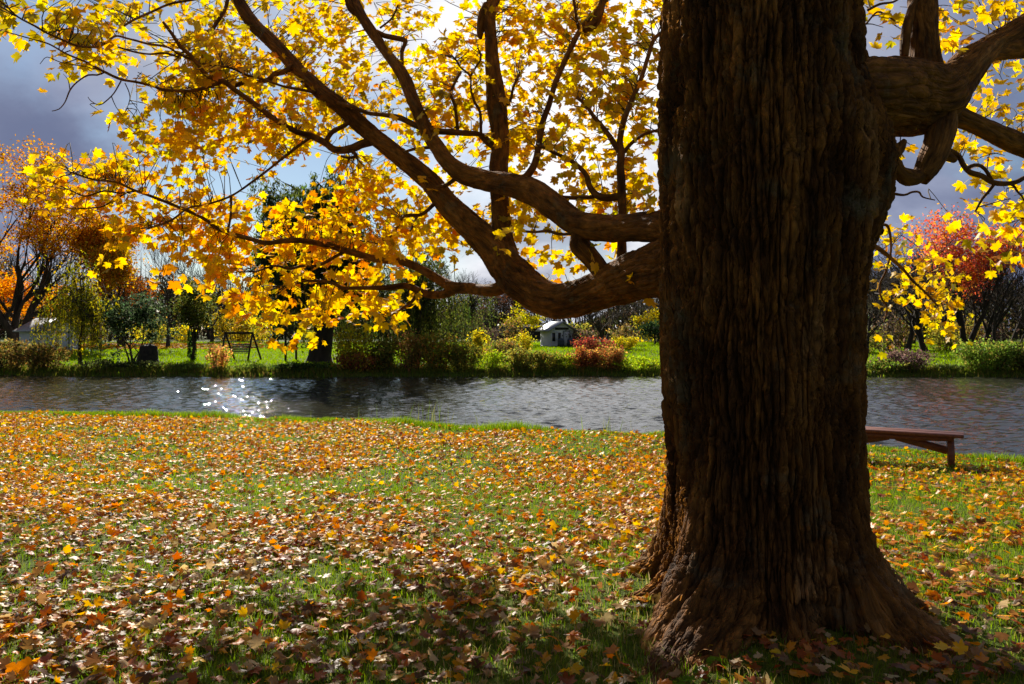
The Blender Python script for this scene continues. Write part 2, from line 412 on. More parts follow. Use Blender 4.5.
def axis(segs):
    a = [np.arange(p, q, s) for p, q, s in segs]
    return np.concatenate(a+[[segs[-1][1]]])
gx = axis([(-420, -120, 30), (-120, -40, 6), (-40, -14, 1), (-14, 12, .16), (12, 40, 1), (40, 120, 6), (120, 420, 30)])
gy = axis([(-60, -10, 10), (-10, 2, 1), (2, 19, .16), (19, 35, 1), (35, 41, .25), (41, 72, 1.), (72, 120, 4), (120, 700, 40)])
GX, GY = np.meshgrid(gx, gy)
GZ = ground_z(GX, GY)
GZ = np.where(GY > 75, np.minimum(GZ, .62), GZ)
mb = MB(); nxn = len(gx)
V = np.stack([GX, GY, GZ], -1).reshape(-1, 3)
i = np.arange(len(gy)-1)[:, None]*nxn+np.arange(nxn-1)[None]
mb.add(V, np.stack([i, i+1, i+1+nxn, i+nxn], -1).reshape(-1, 4))
tag(mb.build('ground', M['ground'], smooth=True), 'leaf strewn lawn running down to the pond and on beyond it', kind='structure')
wx = axis([(-150, -34, 4), (-34, 30, .13), (30, 150.1, 4)]); wy = axis([(-40, 8, 3), (8, 22, .07), (22, 41, .11), (41, 46, 1)])
WX, WY = np.meshgrid(wx, wy); rw = np.random.default_rng(12); HW = np.zeros_like(WX)
for k in range(22):
    lam = .24*(3.0**rw.random()); a_ = rw.normal(-PI/2+.2, .95); kk = 2*PI/lam
    ph = WX*math.cos(a_)*kk+WY*math.sin(a_)*kk+rw.uniform(0, 6.28)+1.3*fbm2(WX, WY, .35, 80+k, 1)
    HW += .052*lam/6.28*(np.sin(ph)+.25*np.cos(2*ph))*(.55+.9*np.clip(.5+1.1*fbm2(WX, WY, .22, 120+k, 2), 0, 1.4))
fade = sstep(46, 40, WY)*sstep(-36, -32, WX)*sstep(33, 29, WX)*sstep(6, 9, WY)
mb = MB(); nw = len(wx)
i = np.arange(len(wy)-1)[:, None]*nw+np.arange(nw-1)[None]
mb.add(np.stack([WX, WY, WATER_Z+HW*fade], -1).reshape(-1, 3), np.stack([i, i+1, i+1+nw, i+nw], -1).reshape(-1, 4))
tag(mb.build('water', M['water'], smooth=True), 'rippled dark pond glittering under the sun', kind='structure')

# ------------------------------------------------------------------ the big maple
TD = 4.9; TX = (766-HX)/F*TD
tree = thing('maple_tree', 'huge old maple with furrowed dark trunk and backlit yellow leaves in front of the pond', 'tree', (TX, TD, float(ground_z(TX, TD))))
LY = np.array([-520, -200, 0, 100, 200, 250, 300, 400, 450, 500, 530, 560, 600, 640.])
LXL = np.array([654, 666, 667, 664, 665, 664, 662, 662, 662, 660, 658, 657, 656, 655.])
RXR = np.array([850, 858, 862, 868, 890, 877, 867, 866, 866, 869, 872, 874, 876, 878.])
RY = LY.copy()
# finer right-hand outline with the swelling under the right limb
RY = np.array([-520, -200, 0, 62, 100, 130, 165, 200, 230, 262, 300, 400, 450, 500, 560, 640.])
RXR = np.array([841, 845, 847, 852, 861, 876, 883, 879, 871, 862, 856, 855, 855, 855, 856, 858.])
lobes = [(184, .40, .15), (208, .22, .2), (236, .86, .27), (264, .40, .22), (291, .52, .20), (318, .64, .24), (343, .50, .22), (15, .42, .25), (60, .45, .3), (105, .5, .3), (145, .42, .25)]
nth, nz_ = 620, 620
th = np.linspace(0, 2*PI, nth, endpoint=False)
zz = np.concatenate([np.linspace(-.25, 1.0, 250, endpoint=False), np.linspace(1.0, 3.9, 340, endpoint=False), np.linspace(3.9, 6.6, nz_-590)])
TH, ZZ = np.meshgrid(th, zz)
PYZ = HY-(ZZ-EYE)*F/TD
rl = (766-np.interp(PYZ, LY, LXL))/F*TD; rr = (np.interp(PYZ, RY, RXR)-766)/F*TD
kx = (1+np.cos(TH))/2; kx = kx*kx*(3-2*kx)
r = (rl*(1-kx)+rr*kx)*.985
# the swelling sits on the right only, keep it from wrapping to the front
r0mid = .64
r = r*(.35+.65*np.abs(np.cos(TH))**.8)+r0mid*(.65-.65*np.abs(np.cos(TH))**.8)
zc = np.maximum(ZZ-.02, -.12)
flare = .13*np.exp(-zc/.42)
for a, A, w in lobes:
    dth = np.angle(np.exp(1j*(TH-math.radians(a)-.12*np.sin(ZZ*3+a))))
    ww = w*(1+.7*np.clip(ZZ, 0, 1.5))
    flare = flare+A*.95*np.exp(-zc/(.12 if a == 184 else .22))*np.exp(-(dth/ww)**2)+.075*np.exp(-np.maximum(zc, 0)/.8)*(np.exp(-(dth/ww)**2)-.35)*(A/.5)
r = r+flare
P3 = np.stack([np.cos(TH)*1.1, np.sin(TH)*1.1, ZZ*.5], -1)
r = r+.030*vnoise(P3*2.2, 21)+.022*vnoise(np.stack([np.cos(TH)*5, np.sin(TH)*5, ZZ*.9], -1), 22)+.012*vnoise(np.stack([np.cos(TH)*9, np.sin(TH)*9, ZZ*1.2], -1), 23)
# old wound: a horizontal crease across the front root
cr = np.exp(-((ZZ-.17-.05*np.cos((TH-4.7)*3))/.022)**2)*np.exp(-((TH-4.66)/.22)**2)
r = r-.05*cr
X = TX+np.cos(TH)*r; Y = TD+np.sin(TH)*r
lean = .0
V = np.stack([X, Y, ZZ+ground_z(TX, TD)*0], -1).reshape(-1, 3)
arc = np.zeros_like(r); arc[1:] = np.cumsum(np.sqrt(np.diff(r, axis=0)**2+np.diff(ZZ, axis=0)**2), axis=0)
arc = arc-arc[-1:]+ZZ[-1:]
B = np.stack([np.cos(TH)*.66, np.sin(TH)*.66, arc], -1).reshape(-1, 3)
i = np.arange(nz_-1)[:, None]*nth; j = np.arange(nth)[None]; k = (j+1) % nth
mb = MB(); mb.add(V, np.stack([i+j, i+k, i+k+nth, i+j+nth], -1).reshape(-1, 4), None, B, (.082*(1-.5*np.clip((flare-.15)/.4, 0, 1))).ravel())
mb.build('trunk', M['bark'], tree, smooth=True, bark=True)

def LP(rows):
    """rows (px, py, d, half width in pixels) -> (x,y,z,radius)"""
    return np.array([list(W(a, b, d))+[h*d/F] for a, b, d, h in rows])

LIMBS = [
 [(725, 256, 4.9, 44), (695, 260, 5.2, 35), (664, 268, 5.45, 28), (645, 273, 5.65, 24.5), (612, 285, 6.0, 20), (565, 301, 6.4, 17), (535, 293, 6.7, 16.5), (512, 272, 6.9, 17), (495, 248, 7.05, 16), (470, 226, 7.2, 13), (450, 207, 7.3, 11), (428, 180, 7.5, 9.5), (398, 155, 7.7, 8.5), (370, 133, 7.9, 8.5), (343, 108, 8.0, 8), (322, 92, 8.2, 7.5), (300, 72, 8.4, 7), (275, 45, 8.6, 6.5), (252, 22, 8.8, 6.5), (238, 0, 9, 6), (222, -30, 9.2, 5), (200, -70, 9.5, 4), (170, -110, 9.7, 3)],
 [(509, 268, 6.95, 13), (503, 238, 7.05, 10), (500, 200, 7.15, 8.2), (499, 170, 7.25, 9), (501, 140, 7.35, 8.5), (497, 105, 7.45, 9.5), (493, 70, 7.55, 7), (491, 40, 7.65, 6), (490, 12, 7.75, 6.5), (498, -8, 7.85, 6), (518, -40, 8.0, 5), (540, -90, 8.2, 4)],
 [(725, 230, 4.9, 26), (695, 229, 5.2, 20), (662, 227, 5.45, 15.5), (645, 227, 5.6, 14), (610, 229, 5.9, 13), (578, 224, 6.1, 12.5), (555, 208, 6.3, 12), (535, 193, 6.5, 12), (510, 185, 6.7, 11.5), (485, 180, 6.9, 10), (463, 173, 7.0, 9), (447, 161, 7.1, 8), (437, 147, 7.2, 7), (428, 133, 7.3, 6.5), (415, 105, 7.4, 6), (403, 75, 7.6, 6), (386, 52, 7.8, 5), (366, 23, 8.0, 5), (354, 0, 8.2, 5), (340, -35, 8.4, 4), (320, -80, 8.6, 3)],
 [(820, 98, 4.75, 38), (872, 97, 4.85, 35), (905, 98, 4.95, 34), (935, 96, 5.0, 29), (957, 78, 5.05, 19), (985, 50, 5.15, 12), (1012, 32, 5.25, 10), (1040, 12, 5.35, 9), (1090, -40, 5.6, 7)],
]
BRANCHES = [
 [(583, 226, 6.1, 8), (580, 243, 6.12, 10), (585, 250, 6.1, 9.5), (595, 262, 6.08, 8.5), (607, 280, 6.05, 9)],                         # strut
 [(622, 285, 6.0, 6), (622, 250, 6.0, 4.8), (622, 214, 6.05, 4.5), (621, 182, 6.1, 4.6), (620, 166, 6.15, 4), (621, 153, 6.2, 4), (620, 140, 6.25, 3), (624, 120, 6.3, 2.8), (633, 98, 6.4, 2.5), (641, 79, 6.5, 2.3), (648, 57, 6.55, 2), (655, 38, 6.6, 1.8), (669, 30, 6.7, 1.5), (690, 24, 6.8, 1.2)],
 [(621, 154, 6.2, 3.2), (606, 131, 6.3, 2.4), (594, 117, 6.35, 2.2), (585, 104, 6.4, 2), (577, 98, 6.45, 1.6)],
 [(622, 154, 6.2, 2.2), (634, 141, 6.25, 1.8), (650, 132, 6.3, 1.5), (672, 129, 6.4, 1.2)],
 [(620, 196, 6.1, 3.5), (608, 198, 6.15, 3.4), (598, 196, 6.2, 3.2), (590, 187, 6.25, 3), (586, 175, 6.3, 2.6), (574, 163, 6.4, 2.4), (561, 156, 6.5, 2), (540, 146, 6.6, 1.6)],
 [(598, 196, 6.2, 2), (580, 198, 6.3, 1.8), (556, 197, 6.45, 1.5), (540, 196, 6.5, 1)],
 [(518, 182, 6.7, 4), (528, 175, 6.75, 3.6), (535, 163, 6.8, 3.4), (538, 150, 6.85, 3.1), (543, 122, 6.95, 2.8), (549, 105, 7.0, 2.8), (556, 81, 7.1, 2.7), (567, 56, 7.2, 2.6), (579, 32, 7.3, 2.4), (591, 16, 7.35, 2.2), (604, 2, 7.4, 2.2), (622, -20, 7.5, 2)],
 [(584, 30, 7.3, 3), (594, 24, 7.33, 4.2), (600, 12, 7.36, 3.6), (603, -2, 7.4, 3.2), (606, -20, 7.45, 2.8)],
 [(580, 33, 7.3, 1.6), (577, 20, 7.3, 1.4), (574, 2, 7.35, 1.2), (572, -15, 7.4, 1)],
 [(431, 131, 7.25, 3), (448, 132, 7.25, 2.8), (464, 133, 7.3, 2.6), (481, 135, 7.3, 2.6), (494, 146, 7.33, 2.6)],
 [(480, 135, 7.3, 2.2), (486, 142, 7.3, 2), (499, 152, 7.3, 2.4)],
 [(428, 131, 7.3, 2.8), (414, 125, 7.35, 2.6), (400, 118, 7.4, 2.5), (384, 115, 7.5, 2.2), (367, 113, 7.6, 1.9), (352, 107, 7.75, 1.8), (338, 103, 7.9, 1.6)],
 # the long low branch to the left
 [(520, 284, 6.9, 8.5), (508, 283, 6.9, 7), (500, 288, 6.92, 6), (487, 290, 6.95, 5.5), (470, 288, 7.0, 5.4), (453, 287, 7.05, 5.8), (438, 279, 7.1, 4.6), (424, 271, 7.15, 4.2), (410, 264, 7.2, 4), (398, 261, 7.2, 3.6), (380, 260, 7.25, 3.6), (361, 255, 7.3, 3.4), (343, 250, 7.3, 3.1), (327, 245, 7.3, 3), (303, 241, 7.3, 2.8), (285, 241, 7.35, 2.6), (266, 243, 7.35, 2.3), (247, 238, 7.35, 2.2), (229, 233, 7.35, 2), (215, 227, 7.35, 1.8), (206, 220, 7.35, 1.7), (190, 212, 7.3, 1.5), (173, 205, 7.3, 1.4), (153, 197, 7.2, 1.3), (136, 191, 7.2, 1.2), (115, 182, 7.1, 1), (95, 180, 7.0, .9), (70, 172, 6.9, .8)],
 [(457, 289, 7.05, 4.2), (445, 294, 7.05, 4), (431, 295, 7.1, 3.8), (419, 291, 7.1, 3.5), (407, 286, 7.1, 3), (395, 287, 7.1, 2.8), (382, 288, 7.1, 2.4), (358, 288, 7.15, 2), (343, 288, 7.15, 1.8), (329, 282, 7.2, 1.5), (303, 281, 7.2, 1.1), (285, 286, 7.2, .9)],
 [(417, 291, 7.1, 2.2), (415, 297, 7.05, 1.9), (409, 304, 7.0, 1.6), (398, 311, 7.0, 1.3), (385, 318, 6.95, .9)],
 [(346, 251, 7.3, 1.8), (336, 256, 7.3, 1.7), (326, 262, 7.25, 1.6), (315, 266, 7.25, 1.5), (303, 266, 7.25, 1.4), (289, 269, 7.25, 1.3), (275, 266, 7.25, 1), (255, 272, 7.2, .8)],
 [(136, 191, 7.2, 1), (120, 193, 7.15, .9), (104, 191, 7.1, .9), (85, 196, 7.05, .8), (70, 190, 7.0, .7)],
 [(128, 192, 7.2, .9), (112, 201, 7.15, .9), (100, 207, 7.1, .8), (72, 209, 7.0, .7)],
 # left branch of the biggest limb
 [(377, 140, 7.85, 4.5), (363, 144, 7.85, 3.9), (350, 149, 7.85, 3.8), (335, 150, 7.85, 3.6), (325, 143, 7.85, 3.5), (311, 136, 7.8, 3.3), (297, 132, 7.75, 2.9), (282, 124, 7.7, 2.6), (270, 116, 7.65, 2.5), (254, 104, 7.6, 2.4), (235, 90, 7.5, 2.3), (223, 81, 7.4, 2.3), (209, 77, 7.3, 2.1), (198, 65, 7.2, 1.9), (190, 55, 7.1, 1.8), (180, 46, 7.0, 1.7), (172, 34, 6.9, 1.5), (163, 22, 6.8, 1.2)],
 [(325, 143, 7.85, 2), (332, 132, 7.8, 2), (345, 125, 7.85, 1.9), (352, 118, 7.95, 1.8)],
 [(352, 151, 7.85, 2.2), (356, 156, 7.8, 1.9), (348, 158, 7.8, 1.6), (341, 156, 7.8, 1.3)],
 [(311, 137, 7.8, 1.4), (293, 150, 7.7, 1.3), (268, 170, 7.5, 1.2), (252, 182, 7.4, 1.2), (231, 196, 7.3, 1.1), (205, 205, 7.2, 1), (189, 208, 7.1, .9), (170, 221, 7.0, .9), (148, 229, 6.9, .8)],
 [(231, 196, 7.3, 1.3), (231, 212, 7.25, 1.1), (228, 232, 7.2, 1)],
 [(316, 94, 8.2, 2), (312, 92, 8.1, 1.5), (297, 89, 8.0, 1.3), (282, 86, 7.9, 1.2), (265, 80, 7.8, 1.2), (247, 75, 7.7, 1.2), (230, 68, 7.6, 1.2), (205, 64, 7.4, 1.2), (193, 60, 7.2, 1.1), (179, 54, 7.0, 1.1), (167, 47, 6.8, 1.1), (149, 44, 6.5, 1.1), (130, 39, 6.2, 1.1), (116, 36, 6.0, 1.1), (106, 43, 5.8, 1.1), (97, 47, 5.7, 1.0), (78, 46, 5.5, 1), (65, 41, 5.4, 1), (47, 33, 5.3, .9), (35, 26, 5.2, .9), (18, 17, 5.1, .8), (5, 5, 5, .8), (-15, -10, 4.9, .7)],
 [(179, 57, 7.0, 1), (165, 53, 6.8, 1), (150, 54, 6.6, .9), (135, 52, 6.4, .9), (118, 47, 6.2, .8)],
 [(223, 81, 7.4, 1.7), (205, 88, 7.25, 1.5), (187, 91, 7.1, 1.5), (165, 90, 6.8, 1.4), (153, 86, 6.6, 1.3), (137, 82, 6.4, 1.2), (121, 79, 6.2, 1.2), (105, 72, 6.0, 1.1), (88, 63, 5.8, 1), (67, 54, 5.6, .9), (49, 44, 5.4, .8), (32, 39, 5.3, .6)],
 [(105, 72, 6.0, .8), (97, 75, 5.95, .8), (88, 75, 5.9, .8), (77, 82, 5.85, .7), (70, 90, 5.8, .7), (65, 102, 5.75, .6), (59, 109, 5.7, .5), (52, 111, 5.7, .4)],
 [(121, 81, 6.2, .7), (114, 93, 6.15, .6), (106, 101, 6.1, .6), (99, 105, 6.1, .5), (91, 101, 6.1, .4), (88, 97, 6.05, .3)],
 [(105, 72, 6.0, .7), (90, 67, 5.9, .6), (75, 65, 5.85, .5), (60, 62, 5.8, .5), (47, 57, 5.8, .4), (40, 64, 5.75, .3)],
 [(125, 83, 6.3, .5), (129, 92, 6.3, .5), (130, 100, 6.3, .4), (127, 108, 6.3, .3)],
 [(240, -20, 7.6, 1.6), (215, -8, 7.4, 1.4), (200, -2, 7.2, 1.3), (179, 2, 7.0, 1.2), (167, 5, 6.9, 1.1), (149, 13, 6.7, 1.1), (130, 22, 6.4, 1), (116, 32, 6.2, .8)],
 [(234, -25, 9, 2.4), (229, -5, 8.9, 2.2), (225, 9, 8.8, 2.1), (219, 19, 8.7, 1.9), (211, 33, 8.6, 1.6)],
 [(292, 66, 8.4, 3), (286, 71, 8.3, 2.8), (275, 74, 8.2, 2.8), (265, 81, 8.1, 2.4), (247, 82, 8.0, 2.2), (235, 86, 7.9, 1.8)],
 [(376, 32, 7.9, 2.6), (385, 36, 7.88, 2.3), (394, 38, 7.86, 2.4), (405, 41, 7.85, 2.4), (402, 51, 7.8, 2.2), (402, 64, 7.7, 2)],
 [(360, 14, 8.1, 3), (354, 12, 8.1, 3.2), (349, 5, 8.1, 3), (346, -10, 8.15, 2.6)],
 [(380, 28, 7.95, 1), (392, 18, 7.95, .9), (398, 5, 8, .8)],
 [(458, 133, 7.3, 1.6), (455, 108, 7.3, 1.4), (451, 94, 7.3, 1.4), (455, 82, 7.3, 1.4), (461, 72, 7.3, 1.2)],
 [(481, 134, 7.3, 1.4), (480, 112, 7.3, 1.3), (475, 103, 7.3, 1.2), (471, 90, 7.3, 1.2), (470, 76, 7.3, 1.1), (460, 67, 7.3, 1), (455, 58, 7.3, .8)],
 [(470, 77, 7.3, 1), (476, 67, 7.3, .9), (481, 58, 7.35, .8), (478, 48, 7.35, .7)],
 [(488, 6, 7.75, 5.5), (483, 18, 7.72, 5), (480, 34, 7.7, 3.2), (481, 39, 7.7, 1.5)],
 [(507, 105, 7.45, 2.2), (511, 98, 7.45, 1.9), (513, 88, 7.45, 1.6), (519, 74, 7.45, 1)],
 [(434, 204, 7.35, 2.2), (428, 210, 7.3, 1.8), (420, 215, 7.3, 1.7), (405, 216, 7.25, 1.5), (399, 224, 7.25, 1.2), (391, 236, 7.2, .9), (376, 244, 7.2, .7)],
 [(417, 215, 7.3, 1.5), (414, 224, 7.28, 1.3), (410, 231, 7.25, .9)],
 [(458, 176, 7.05, 2.2), (450, 183, 7.1, 2), (444, 186, 7.1, 1.9), (437, 187, 7.12, 1.3)],
 [(433, 147, 7.2, 1.8), (424, 148, 7.25, 1.6), (414, 149, 7.25, 1.5), (404, 152, 7.3, 1.2)],
 [(573, 233, 6.15, 1.8), (560, 234, 6.3, 1.6), (548, 231, 6.4, 1.5), (534, 232, 6.6, 1.3), (520, 231, 6.7, 1)],
 # right-hand side
 [(950, 84, 5.05, 15), (975, 56, 5.1, 12), (1000, 50, 5.2, 9.5), (1030, 47, 5.3, 9.5), (1080, 42, 5.5, 8)],
 [(930, 104, 5.0, 18), (955, 115, 5.02, 11), (970, 121, 5.05, 9), (992, 132, 5.12, 9.5), (1023, 146, 5.2, 10), (1075, 168, 5.4, 8)],
 [(927, 92, 5.0, 18), (925, 60, 5.02, 14), (923, 30, 5.06, 12.5), (922, 0, 5.12, 12), (920, -60, 5.3, 10), (905, -130, 5.5, 8)],
 [(921, -5, 5.1, 5), (911, 12, 5.05, 4.5), (905, 36, 5.0, 5), (904, 57, 4.97, 4)],
 [(942, 108, 4.98, 16), (941, 128, 4.93, 14), (937, 146, 4.88, 12.5), (931, 160, 4.85, 12), (925, 171, 4.83, 10.5), (921, 177, 4.82, 9)],
 [(930, 164, 4.86, 6), (918, 176, 4.80, 6.5), (908, 177, 4.78, 8), (899, 172, 4.75, 6.5), (894, 165, 4.75, 7.5), (893, 158, 4.76, 5), (898, 150, 4.8, 5.5), (904, 141, 4.85, 2.5)],
 [(936, 152, 4.9, 6), (946, 155, 4.95, 5), (955, 160, 4.98, 3)],
 [(944, 150, 4.95, 4), (952, 152, 5, 3), (959, 156, 5.0, 2.6), (963, 164, 5.0, 2.6), (970, 172, 5.02, 2.6), (982, 176, 5.05, 2.6), (994, 183, 5.1, 2.6), (1013, 183, 5.15, 2.2), (1026, 177, 5.2, 2)],
 [(966, 169, 5.0, 1.8), (971, 166, 5.0, 1.8), (978, 165, 5.02, 1.8), (985, 169, 5.05, 1.8), (993, 182, 5.1, 1.8)],
 [(994, 184, 5.1, 1.6), (988, 192, 5.1, 1.4), (982, 199, 5.1, 1.2), (975, 212, 5.1, .9)],
 [(1012, 183, 5.15, 1.2), (1018, 192, 5.15, 1.1), (1024, 200, 5.2, .9), (1030, 225, 5.2, .8)],
 [(890, 193, 4.9, 1.4), (904, 195, 4.95, 1.2), (912, 192, 5.0, 1.1), (919, 192, 5.05, 1), (923, 197, 5.1, .8), (935, 200, 5.1, .6)],
 [(835, 238, 5.6, 4), (862, 241, 6.6, 3), (876, 247, 7.0, 2.4), (886, 254, 7.1, 2), (895, 262, 7.15, 1.7), (903, 269, 7.2, 1.5), (913, 281, 7.25, 1.2), (925, 292, 7.3, 1), (938, 306, 7.35, .8)],
 [(840, 246, 5.7, 2.4), (868, 236, 6.8, 1.8), (880, 226, 7.05, 1.5), (888, 227, 7.1, 1.4), (891, 249, 7.12, 1.2), (886, 271, 7.15, 1.1), (880, 284, 7.15, 1), (881, 297, 7.15, .9), (887, 308, 7.2, .7), (884, 322, 7.2, .6)],
 [(868, 10, 4.8, 1.2), (880, 4, 4.9, 1.1), (893, 2, 4.95, 1), (903, -4, 5.0, .8)],
 [(866, 24, 4.85, .9), (877, 12, 4.9, .8), (886, 15, 4.95, .7), (895, 21, 5, .6)],
]
allP = []
for rows in BRANCHES:
    for k, (a, b, d, h) in enumerate(rows):
        if b > 222 and 150 < a < 505: rows[k] = (a, b, d+.75*float(sstep(500, 430, a))*float(sstep(270, 390, a)), h)
def limb(rows, name, sides, step, amp, wob):
    P = catmull(LP(rows), step)
    allP.append(P)
    m_ = MB(); tube(m_, P, sides, amp=amp, wob=wob)
    return m_.build(name, M['bark'], tree, smooth=True, bark=True)
for rows in LIMBS: limb(rows, 'limb', 84, .018, .034, .13)
for rows in BRANCHES:
    big = max(q[3] for q in rows)
    # a slight irregular kink keeps thin branches from reading as drawn curves
    limb(rows, 'branch', 40 if big > 7 else 16 if big > 3 else 8, .025 if big > 7 else .03, .012 if big > 3 else .004, .16 if big > 3 else .25)
BP = np.concatenate(allP)                       # points on all branches
BPX = np.stack([HX+BP[:, 0]/BP[:, 1]*F, HY-(BP[:, 2]-EYE)/BP[:, 1]*F], 1)

# leaf density over the view in cells 20 px wide and high, columns from x=0
ROWS_L = [
 [6,3,4,5,6,8,5,3,3,4,6,3,3,6,5,3,2,3,4,6,3,1,0,4,3,6,8,7,5,4,5,5,5,4],
 [7,5,4,8,8,7,6,2,3,5,4,4,6,5,7,7,4,6,2,3,3,1,0,3,3,7,8,4,6,5,4,6,6,6],
 [1,2,2,5,7,4,4,4,4,7,6,8,7,6,7,8,7,6,4,3,0,4,4,5,3,6,7,4,6,3,6,8,7,6],
 [0,0,0,1,1,2,0,5,5,7,8,8,8,8,6,8,6,5,6,5,6,7,7,5,4,5,6,6,7,4,6,7,6,5],
 [0,0,0,0,0,0,0,1,4,7,8,7,7,5,6,7,3,7,6,5,4,5,5,6,3,4,3,4,4,5,7,7,6,4],
 [0,0,0,0,0,1,3,4,5,5,6,6,8,6,7,3,6,7,6,5,6,8,6,4,2,4,3,5,5,5,8,7,7,5],
 [0,0,0,0,0,2,5,5,5,7,8,7,8,8,8,7,4,4,3,2,5,6,7,5,5,6,7,5,6,6,8,7,8,6],
 [0,0,3,0,0,1,2,4,4,4,7,6,6,7,7,2,2,2,1,3,5,4,1,5,5,5,6,4,3,4,5,5,7,6],
 [0,0,6,3,4,6,5,3,1,2,5,5,6,3,0,0,0,5,6,5,0,1,3,2,2,4,4,3,5,6,6,8,6,5],
 [0,2,6,6,7,6,6,4,4,3,3,1,0,0,0,0,3,6,6,2,0,4,3,5,2,3,3,5,6,6,7,7,6,5],
 [0,0,1,4,4,4,6,8,7,8,8,5,3,2,6,7,8,8,7,3,2,0,0,0,3,4,4,3,1,4,3,7,6,2],
 [0,0,0,0,0,1,6,7,8,8,8,6,8,8,8,7,8,8,8,7,7,7,4,4,3,6,6,5,0,0,0,0,3,0],
 [0,0,0,0,0,1,2,4,5,5,6,7,8,8,8,8,8,5,5,6,4,2,5,2,0,4,5,6,4,3,1,4,4,0],
 [0,0,0,0,0,0,0,0,2,2,4,7,6,5,6,7,6,3,4,3,2,0,0,0,0,2,5,4,1,0,0,4,1,0],
 [0,0,0,0,0,0,0,0,0,0,2,6,7,6,1,2,5,6,7,6,6,3,0,0,0,0,0,0,0,0,0,0,0,0],
 [0,0,0,0,0,0,0,0,0,0,0,0,3,7,3,6,4,4,8,6,2,0,0,0,0,0,0,0,0,0,0,0,0,0],
 [0,0,0,0,0,0,0,0,0,0,0,0,0,0,1,2,0,1,1,0,0,0,0,0,0,0,0,0,0,0,0,0,0,0],
]
ROWS_R = [   # columns from x=860
 [4,5,2,3,8,8,8,7,6], [2,5,3,3,7,7,6,4,3], [4,7,2,2,6,3,1,2,2], [3,2,0,0,0,4,6,6,7], [0,0,0,0,0,5,7,7,7], [0,0,0,0,0,5,7,7,7],
 [0,5,4,0,0,4,5,6,6], [0,4,3,0,5,7,6,5,4], [0,0,0,0,3,5,4,4,5], [0,0,2,4,6,5,5,5,5], [0,0,1,5,5,4,6,6,6], [2,4,4,0,1,3,4,4,6],
 [4,6,5,1,0,0,3,5,4], [6,6,6,6,5,0,0,0,1], [7,5,5,6,4,0,0,0,0], [7,5,2,5,6,0,0,0,1], [3,2,0,1,2,0,0,0,0],
]
crown = MB()
LPOS = []; LSC = []; LCOL = []; LTIP = []; LNRM = []
YEL = (.80, .54, .028); GOLD = (.78, .43, .016); ORG = (.78, .28, .014); LIME = (.55, .46, .03); OLV = (.34, .27, .02)
def cluster(px, py, dens_pick, rr):
    dd = np.hypot(BPX[:, 0]-px, BPX[:, 1]-py)
    k = np.argmin(dd+rr.uniform(0, 25, len(dd)))
    d0 = BP[k, 1]; d = d0+.10+abs(rr.normal(0, .42))-.35*(rr.random() < .12)+(rr.uniform(.6, 2.2) if rr.random() < .30 and py < 190 else 0)
    tip = W(px, py, max(d, 4.2)); tip[2] += .04
    a = BP[k, :3]
    L = np.linalg.norm(tip-a)
    if L > .03:
        mid = (a+tip)/2+np.array([rr.normal(0, .1), rr.normal(0, .1), rr.uniform(0, .12)])*L
        q = np.array([list(a)+[.0042], list(mid)+[.0032], list(tip)+[.0022]])
        tube(crown, catmull(q, max(L/5, .06)), 4, cap=False, mi=1)
    n = rr.integers(4, 8)
    left = np.clip((420-px)/350, 0, 1)*np.clip((py-120)/120, 0, 1)
    top = np.clip((150-px)/120, 0, 1)*np.clip((70-py)/60, 0, 1)
    w = [.56-.26*left-.2*top, .26+.12*left-.1*top, .04+.20*left, .12*(1-left)+.25*top, .03+.25*top]
    c = pick_cols([YEL, GOLD, ORG, LIME, OLV], np.maximum(w, .005), n, rr, .12)
    dirv = (tip-a)/(L+1e-6)
    for q in range(n):
        off = rr.normal(0, .075, 3)+np.array([0, 0, -.03])
        LPOS.append(tip+off); LSC.append(rr.uniform(.085, .150)*(.85 if px > 860 else 1.12 if py > 225 else 1)); LCOL.append(c[q])
        out = off/(np.linalg.norm(off)+1e-6)+.5*dirv+np.array([0, 0, -.55])+rr.normal(0, .3, 3)
        LTIP.append(out)
        LNRM.append(rr.normal(0, .62, 3)+np.array([0, -.62, .55]))
rr = np.random.default_rng(77)
CL = 0
for rows, x0 in ((ROWS_L, 0), (ROWS_R, 860)):
    for iy, row in enumerate(rows):
        for ix, q in enumerate(row):
            cn_ = float(vnoise(np.array([[(x0+ix*20)/52., iy*20/44., 1.5]]), 17)[0])
            ncl = rr.poisson(np.clip(1+.85*cn_, .22, 1.8)*(.82 if x0 == 0 and iy > 9 and ix < 19 else 1)*q*(.66 if ix < 8 and x0 == 0 else .80))
            # nearer leaves are larger: fewer clusters are needed there
            for _ in range(ncl):
                px = x0+ix*20+rr.uniform(-1, 21); py = iy*20+rr.uniform(-1, 21)
                k = np.argmin(np.hypot(BPX[:, 0]-px, BPX[:, 1]-py))
                if rr.random() > min(1, (BP[k, 1]/7.2)**1.6)*(.66 if x0 else 1): continue
                if 652 < px < 880 and py > 60: continue
                if x0 == 0 and px > 655: continue
                cluster(px, py, q, rr); CL += 1
